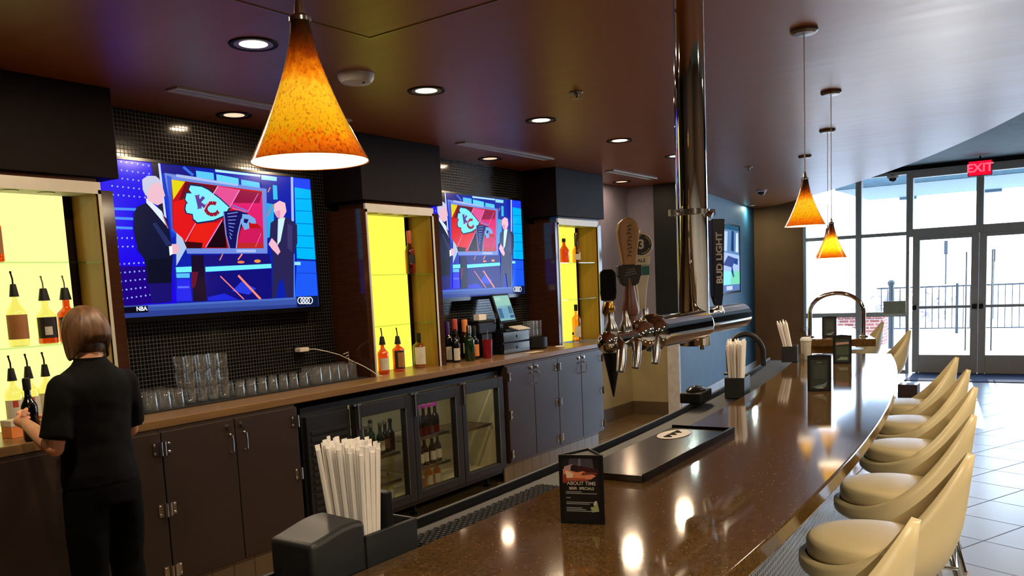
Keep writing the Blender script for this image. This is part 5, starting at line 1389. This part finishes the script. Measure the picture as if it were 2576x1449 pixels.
def tent(loc, rz, label, card, texts=(), s=1., h=.172, w=.108):
    t = thing('table_menu', label, 'menu stand', loc, rz, 'three sided table menus'); hw = w/2
    tri = [(-hw, 0), (hw, 0), (0, w*.80)]
    MB().prism(tri, 0, .006).prism([(x*.96, y*.96+.002) for x, y in tri], h-.008, h-.004).build('end_cap', 'black', t, smooth=0)
    b = MB()
    for k in range(3):
        p, q = Vector((tri[k][0], tri[k][1], 0)), Vector((tri[(k+1) % 3][0], tri[(k+1) % 3][1], 0)); d = (q-p); L = d.length
        F = FR(p, d, (0, 0, 1))
        e = .007
        for bx in ((0, e, 0, h), (L-e, L, 0, h), (e, L-e, 0, e), (e, L-e, h-e, h)):
            b.box(bx[0], bx[1], bx[2], bx[3], -.002, .002, 0, F)
        b.box(e, L-e, e, h-e, -.002, -.0008, 0, F)
    b.build('frame', 'black', t, smooth=0)
    pb = picture(card, w-.014, h-.014, dz=1.2e-5)
    for s_, size, u, v, c in texts:
        pb.text(s_, size, FR((u*(w-.014), -.0006, v*(h-.014)), (1, 0, 0), (0, 0, 1)), depth=.00005, col=rgb(*c), bold=.0001)
    pb.build('printed_card', 'print', t, loc=(-hw+.007, -.0002, .007), smooth=0)
    return t
tent((1.80, 1.005, 1.0705), math.radians(-74), 'black three sided table menu nearest the camera with a sunset picture', CARD,
     (('ABOUT TIME', .0125, .5, .595, (206, 190, 176)), ('BEER  SPECIALS', .0092, .5, .515, (216, 206, 170))))
tent((4.34, 1.06, 1.0705), math.radians(-74), 'second black table menu, alone in front of the bright reflection', CARD2, (('BAR', .012, .5, .83, (130, 130, 120)),), h=.178)
tent((5.68, 1.245, 1.0705), math.radians(-72), 'third black table menu with a pink stripe, near the bar end', CARD3, h=.178)
tent((8.02, 1.87, 1.0705), math.radians(-72), 'black table menu furthest away on the far bar section under the chrome rail', CARD2, h=.18, w=.12)
# chrome service rail
b = MB(); c0 = Vector((7.98, 2.03, 1.07)); c1 = Vector((8.0, 1.575, 1.07)); pts = [tuple(c0), tuple(c0+Vector((0, 0, .22)))]
m = (c0+c1)/2; R = (c0-c1).length/2
for k in range(1, 14):
    a = PI*k/14; p = m+(c0-c1).normalized()*R*math.cos(a); p.z = 1.07+.22+.17*math.sin(a); pts.append(tuple(p))
pts += [tuple(c1+Vector((0, 0, .22))), tuple(c1)]
b.tube(pts, .0185, 14)
for c in (c0, c1): b.lathe([(.04, 0), (.04, .006), (.022, .014)], 20, c=tuple(c))
tag(b.build('service_rail', 'chrome'), 'chrome inverted U service rail standing on the far bar section', 'rail')
t = MB().box(-.12, .12, -.115, .115, 0, .17).build('low_box', 'box_brown', loc=(11.95, 1.80, 0), smooth=0, bevel=.004)
tag(t, 'dark brown low box on the sunlit floor before the doors', 'box')
t = MB().box(13.62, 14.66, -2.4, 2.12, 0, .012).build('doormat', 'mat_navy', smooth=0, bevel=.004)
tag(t, 'long navy doormat inside the glass doors', 'doormat')
t = MB().box(14.6, 14.62, 2.26, 2.58, .94, 1.14).build('wall_notice', 'notice', smooth=0)
tag(t, 'beige notice plate on the window beside the doors', 'notice')

# ------------------------------------------------------------------ bar stools
def stool(loc, rz, label):
    t = thing('bar_stool', label, 'bar stool', loc, rz, 'cream bar stools along the bar')
    # shell: shallow bowl whose rim sweeps up into a narrow back (back is -Y)
    n, k = 48, 14; R = .215; sh = .735
    def P(i, u, off=0.):
        th = 2*PI*i/n; c = (1+math.cos(th))/2                      # th = 0 at the back
        top = -.006+.353*c**2.8
        r = (R+off)*(.30+.70*math.sin(min(1, u*1.25)*PI/2))*(1.0-.035*c)
        z = -.075-off*.6+(top+.075+off*.6)*(u**(1.7+.5*c))
        lean = -.055*(c**3)*(u**2)
        wx = 1-.34*(max(0, (z-.03))/.32)**1.2 if z > .03 else 1.
        return Vector((-math.sin(th)*r*wx, -math.cos(th)*r+lean, sh+z))
    b = MB(); v = []; f = []
    for u_ in range(k+1):
        for i in range(n): v.append(P(i, u_/k, .022))
    for u_ in range(k, -1, -1):
        for i in range(n): v.append(P(i, u_/k, 0.)+(Vector((0, 0, .006)) if u_ == k else Vector((0, 0, .008))))
    m = 2*(k+1)
    for a in range(m-1):
        for i in range(n):
            f.append((a*n+i, a*n+(i+1) % n, (a+1)*n+(i+1) % n, (a+1)*n+i))
    f.append(tuple(range(n-1, -1, -1))); f.append(tuple((m-1)*n+i for i in range(n)))
    b.add(v, f); o = b.build('shell', 'cream', t, smooth=80)
    MB().lathe([(0, -.02), (.19, -.02), (.2, -.012), (.203, .005), (.203, .030), (.199, .042), (.187, .051), (.15, .057), (.08, .060), (0, .061)], 44, c=(0, .014, sh+.012), sx=1., sy=.98).build('seat_cushion', 'cream', t, smooth=80)
    MB().lathe([(.11, -.088), (.11, -.075), (.0, -.075)], 24, c=(0, 0, sh)).build('mount_plate', 'chrome_dull', t)
    for sx in (-1, 1):
        for sy in (-1, 1):
            MB().tube([(sx*.055, sy*.05, sh-.085), (sx*.10, sy*.095, sh-.12), (sx*.24, sy*.252, .012)], .0115, 10).lathe([(.016, 0), (.016, .014)], 10, c=(sx*.2405, sy*.2525, 0)).build('leg', 'chrome', t)
    q = .165
    MB().tube([(q*math.cos(2*PI*i/4+PI/4)*1.414*1.16, q*math.sin(2*PI*i/4+PI/4)*1.414*1.22, .255) for i in range(5)], .009, 8, cap=False).build('foot_rail', 'chrome', t)
    return t
SP_ = [(2.90, .535, 'first full cream bar stool from the camera, seat complete at the lower right'), (3.66, .595, 'second full cream bar stool from the camera'), (4.50, .665, 'third full cream bar stool along the bar'),
       (5.25, .765, 'fourth full cream bar stool along the bar'), (5.95, .895, 'fifth full cream bar stool, furthest of the row of five, back against the doors'),
       (2.10, .572, 'nearest cream bar stool, only its back tip in view at the bottom edge'), (8.45, 1.54, 'cream bar stool at the far bar section, its back seen before the window'), (9.88, 2.02, 'furthest cream bar stool at the end of the far bar section')]
s0 = None
for x, y, lab in SP_:
    rz = math.atan((x-1.9)/20.)
    if s0 is None: s0 = stool((x, y, 0), rz, lab)
    else: dup(s0, (x, y, 0), rz, lab)
# ------------------------------------------------------------------ the person behind the bar
pt = thing('person', 'person with short brown hair in black shirt and trousers, back turned, holding a dark bottle', 'person', (2.11, 3.60, 0), math.radians(4))
def remesh(o, vox, it=6, fac=.5):
    r = o.modifiers.new('r', 'REMESH'); r.mode = 'VOXEL'; r.voxel_size = vox; r.use_smooth_shade = True
    s = o.modifiers.new('s', 'SMOOTH'); s.factor = fac; s.iterations = it
def rings(b, R, n=24):
    """closed loft through horizontal ellipses (cx, cy, z, rx, ry)"""
    v = []; f = []
    for cx, cy, z, rx, ry in R:
        for j in range(n):
            a = 2*PI*j/n; v.append((cx+rx*math.cos(a), cy+ry*math.sin(a), z))
    k = len(R)
    for i in range(k-1):
        for j in range(n):
            f.append((i*n+j, i*n+(j+1) % n, (i+1)*n+(j+1) % n, (i+1)*n+j))
    f.append(tuple(range(n-1, -1, -1))); f.append(tuple((k-1)*n+j for j in range(n)))
    b.add(v, f)
HX, HY, HZc = .012, .055, 1.525                                  # head centre
b = MB()
# trunk, neck, head
rings(b, [(0, .02, .80, .15, .10), (0, .02, .93, .155, .105), (0, .03, 1.07, .128, .092), (0, .03, 1.2, .14, .098), (0, .02, 1.31, .15, .095), (0, .015, 1.365, .10, .075), (.004, .02, 1.40, .058, .058), (.008, .03, 1.46, .052, .056)])
b.ball((HX, HY, HZc+.012), (.074, .092, .108), n=24, k=16)
b.ball((HX, HY+.045, HZc-.055), (.052, .055, .058), n=18, k=10)        # jaw
b.ball((HX, HY+.103, HZc-.012), (.013, .02, .024), n=10, k=8)         # nose
for s in (-1, 1):
    b.ball((HX+s*.076, HY+.004, HZc-.008), (.011, .018, .03), n=10, k=8)  # ears
    b.ball((HX+s*.03, HY+.086, HZc+.022), (.017, .012, .011), n=10, k=6)
b.tube([(HX-.022, HY+.094, HZc-.056), (HX+.022, HY+.094, HZc-.056)], .008, 8)
# left arm (image left): shoulder, elbow, wrist ; right arm reaches forward too
SHL, ELL, WRL = Vector((-.150, .0, 1.318)), Vector((-.210, .0, 1.07)), Vector((-.13, .315, 1.145))
SHR, ELR, WRR = Vector((.150, .0, 1.312)), Vector((.205, .07, 1.08)), Vector((.07, .36, 1.12))
for S, E_, W_ in ((SHL, ELL, WRL), (SHR, ELR, WRR)):
    b.tube([S, S.lerp(E_, .5), E_], [.05, .044, .037], 16); b.ball(E_, .038, n=14, k=8)
    b.tube([E_, E_.lerp(W_, .3), E_.lerp(W_, .75), W_], [.037, .04, .031, .025], 16)
def hand(W_, d, up, thumb, curl):
    d = d.normalized(); up = (up-d*up.dot(d)).normalized(); sd = d.cross(up)*thumb
    pc = W_+d*.045
    for k in range(5): b.ball(W_+d*(.012+.016*k), (.026+.002*k, .022, .026), n=12, k=8)
    base = W_+d*.082
    for i, (L, o_) in enumerate(((.072, .030), (.08, .010), (.075, -.010), (.058, -.029))):
        p = base+up*o_; q = [p]; dd = Vector(d)
        for s in range(3):
            ang = curl*(.5+.35*s); m3 = Matrix.Rotation(-ang*thumb, 3, up)
            dd = m3 @ dd; q.append(q[-1]+dd*L/3)
        b.tube(q, [.0105, .0098, .009, .0078], 10); b.ball(q[-1], .0078, n=8, k=6)
    p = W_+d*.03+up*.026; q = [p, p+(d*.5+up*.5+sd*.5).normalized()*.032, p+(d*.5+up*.5+sd*.5).normalized()*.032+(d*.8+sd*.55+up*.1).normalized()*.03]
    b.tube(q, [.0135, .012, .009], 10); b.ball(q[-1], .009, n=8, k=6)
hand(WRL, Vector((.22, .95, .12)), Vector((-.2, -.08, 1)), 1, .62)
hand(WRR, Vector((-.25, .9, .0)), Vector((.2, 0, 1)), -1, .4)
# legs and feet
for s in (-1, 1):
    b.tube([(s*.082, .02, .86), (s*.09, .025, .66), (s*.092, .03, .48), (s*.093, .015, .30), (s*.095, 0, .09)], [.082, .074, .052, .050, .036], 16)
    b.ball((s*.1, .06, .045), (.04, .11, .035), n=14, k=8)
body = b.build('body', 'skin', pt, smooth=0); remesh(body, .0042, 5)
# hair: a chin length bob, dark under layer at the nape
b = MB()
n = 48; rows = 18; v = []; f = []
def hem(sn):                                            # how far the hair hangs below the widest level: short nape, long sides, open face
    if sn < 0: u = -sn; u = u*u*(3-2*u); return .118+(.040-.118)*u
    u = min(1, sn/.62); u = u*u*(3-2*u); return .118+(-.055-.118)*u
for r in range(rows+1):
    u = r/rows
    for j in range(n):
        a = 2*PI*j/n; sn = math.sin(a)                  # sn = -1 at the back of the head
        wob = 1+.018*math.sin(a*13+u*2)+.012*math.sin(a*29+1)
        h = hem(sn)+.006*math.sin(a*17)
        if u < .6:
            k = u/.6*PI/2; rr = math.sin(k); z = .125*math.cos(k)
            if h < 0: z = max(z, -h) if u > .2 else z
        else:
            k = (u-.6)/.4; rr = 1-.06*k*k-(.16*k*k if sn < -.3 else 0); z = -h*k if h > 0 else -h
        if h < 0 and u >= .5: rr = math.sqrt(max(.02, 1-(h/.125)**2))
        v.append((HX+.100*rr*wob*math.cos(a), HY-.012+.118*rr*wob*sn*(1 if sn < 0 else .80), HZc+.012+z))
for r in range(rows):
    for j in range(n): f.append((r*n+j, r*n+(j+1) % n, (r+1)*n+(j+1) % n, (r+1)*n+j))
b.ball((HX, HY-.045, HZc-.035), (.060, .045, .062), n=18, k=10)
f = [tuple(reversed(q)) for q in f]
b.add(v, f)
hr = b.build('hair', 'hair', pt, smooth=80)
sd = hr.modifiers.new('so', 'SOLIDIFY'); sd.thickness = .016; sd.offset = -1
ss = hr.modifiers.new('sub', 'SUBSURF'); ss.levels = 1; ss.render_levels = 2
# shirt
b = MB()
rings(b, [(0, .02, .865, .172, .118), (0, .02, .93, .176, .122), (0, .03, 1.05, .158, .115), (0, .03, 1.16, .166, .12), (0, .025, 1.26, .182, .12), (0, .015, 1.31, .190, .108), (0, .012, 1.345, .165, .098), (.002, .012, 1.378, .122, .084), (.003, .013, 1.405, .084, .072), (.003, .014, 1.43, .066, .066)])
for S, E_ in ((SHL, ELL), (SHR, ELR)):
    e = S.lerp(E_, .86); b.ball(S, .060, n=16, k=10); b.tube([S+Vector((0, 0, .012)), S.lerp(E_, .3), S.lerp(E_, .6), e], [.055, .061, .064, .067], 18)
sh_ = b.build('polo_shirt', 'cloth', pt, smooth=0); remesh(sh_, .010, 8)
tx = D.textures.new('folds', 'CLOUDS'); tx.noise_scale = .16
dm = sh_.modifiers.new('d', 'DISPLACE'); dm.texture = tx; dm.strength = .022; dm.mid_level = .5; dm.texture_coords = 'LOCAL'
MB().lathe([(.069, 1.405), (.066, 1.432), (.061, 1.434), (.062, 1.40)], 28, c=(.003, .014, 0), cap=False).build('collar', 'cloth', pt)
# trousers
b = MB()
rings(b, [(0, .02, .78, .165, .118), (0, .02, .86, .168, .118), (0, .02, .93, .160, .112), (0, .02, .985, .15, .108)])
for s in (-1, 1):
    b.tube([(s*.08, .02, .86), (s*.088, .02, .70), (s*.092, .028, .48), (s*.094, .015, .28), (s*.096, .005, .07)], [.094, .092, .074, .068, .066], 18)
tr = b.build('trousers', 'trouser', pt, smooth=0); remesh(tr, .010, 6)
dm = tr.modifiers.new('d', 'DISPLACE'); dm.texture = tx; dm.strength = .018; dm.mid_level = .5
for s in (-1, 1):
    b = MB(); b.ball((s*.1, .055, .045), (.05, .13, .05), n=18, k=12).ball((s*.1, -.03, .05), (.045, .06, .05), n=16, k=10)
    b.v = [(x, y, max(.002, z)) for x, y, z in b.v]
    b.build('shoe', 'shoe', pt, smooth=60)
# the dark bottle in the hand, standing on the counter
t = bottle('wine_bottle', 'dark bottle standing on the counter in the hand of the person', (2.047, 4.046, 1.049), r=.036, h=.285, nr=.0135, shoulder=.155, neck=.215, body='black_bottle', cap=.05)
t.rotation_euler = (math.radians(0), 0, 0)

# ------------------------------------------------------------------ light
w = D.worlds.new('world'); SC.world = w; w.use_nodes = True
bg = w.node_tree.nodes['Background']; bg.inputs['Color'].default_value = (.60, .76, 1., 1); bg.inputs['Strength'].default_value = 10.5
lamp('sun', 'SUN', (30, 5, 20), 4., (1., .96, .9), rot=(0, math.radians(70), math.radians(7))).data.angle = .01
# unseen fill lamps added behind and beside the camera to brighten seats and straws
for x, y, e in ((1.6, -1.15, 60), (4.2, -1.1, 60), (6.8, -.75, 28), (-1., -2.6, 70), (3.5, -4.5, 80), (8, -4.5, 80), (-.2, -1.0, 45)):
    lamp('fill_lamp', 'AREA', (x, y, HZ-.06), e, (1., .80, .55), size=.5)

# ------------------------------------------------------------------ render look
SC.view_settings.view_transform = 'Standard'; SC.view_settings.look = 'None'
SC.view_settings.exposure = 0.; SC.view_settings.gamma = 1.; SC.view_settings.use_curve_mapping = False
SC.cycles.use_denoising = True
try: SC.cycles.denoiser = 'OPENIMAGEDENOISE'
except Exception: pass
SC.cycles.max_bounces = 8; SC.cycles.diffuse_bounces = 4; SC.cycles.glossy_bounces = 4; SC.cycles.transparent_max_bounces = 24; SC.cycles.transmission_bounces = 6
SC.cycles.sample_clamp_indirect = 24.; SC.cycles.caustics_reflective = False; SC.cycles.caustics_refractive = False
bpy.context.view_layer.update()
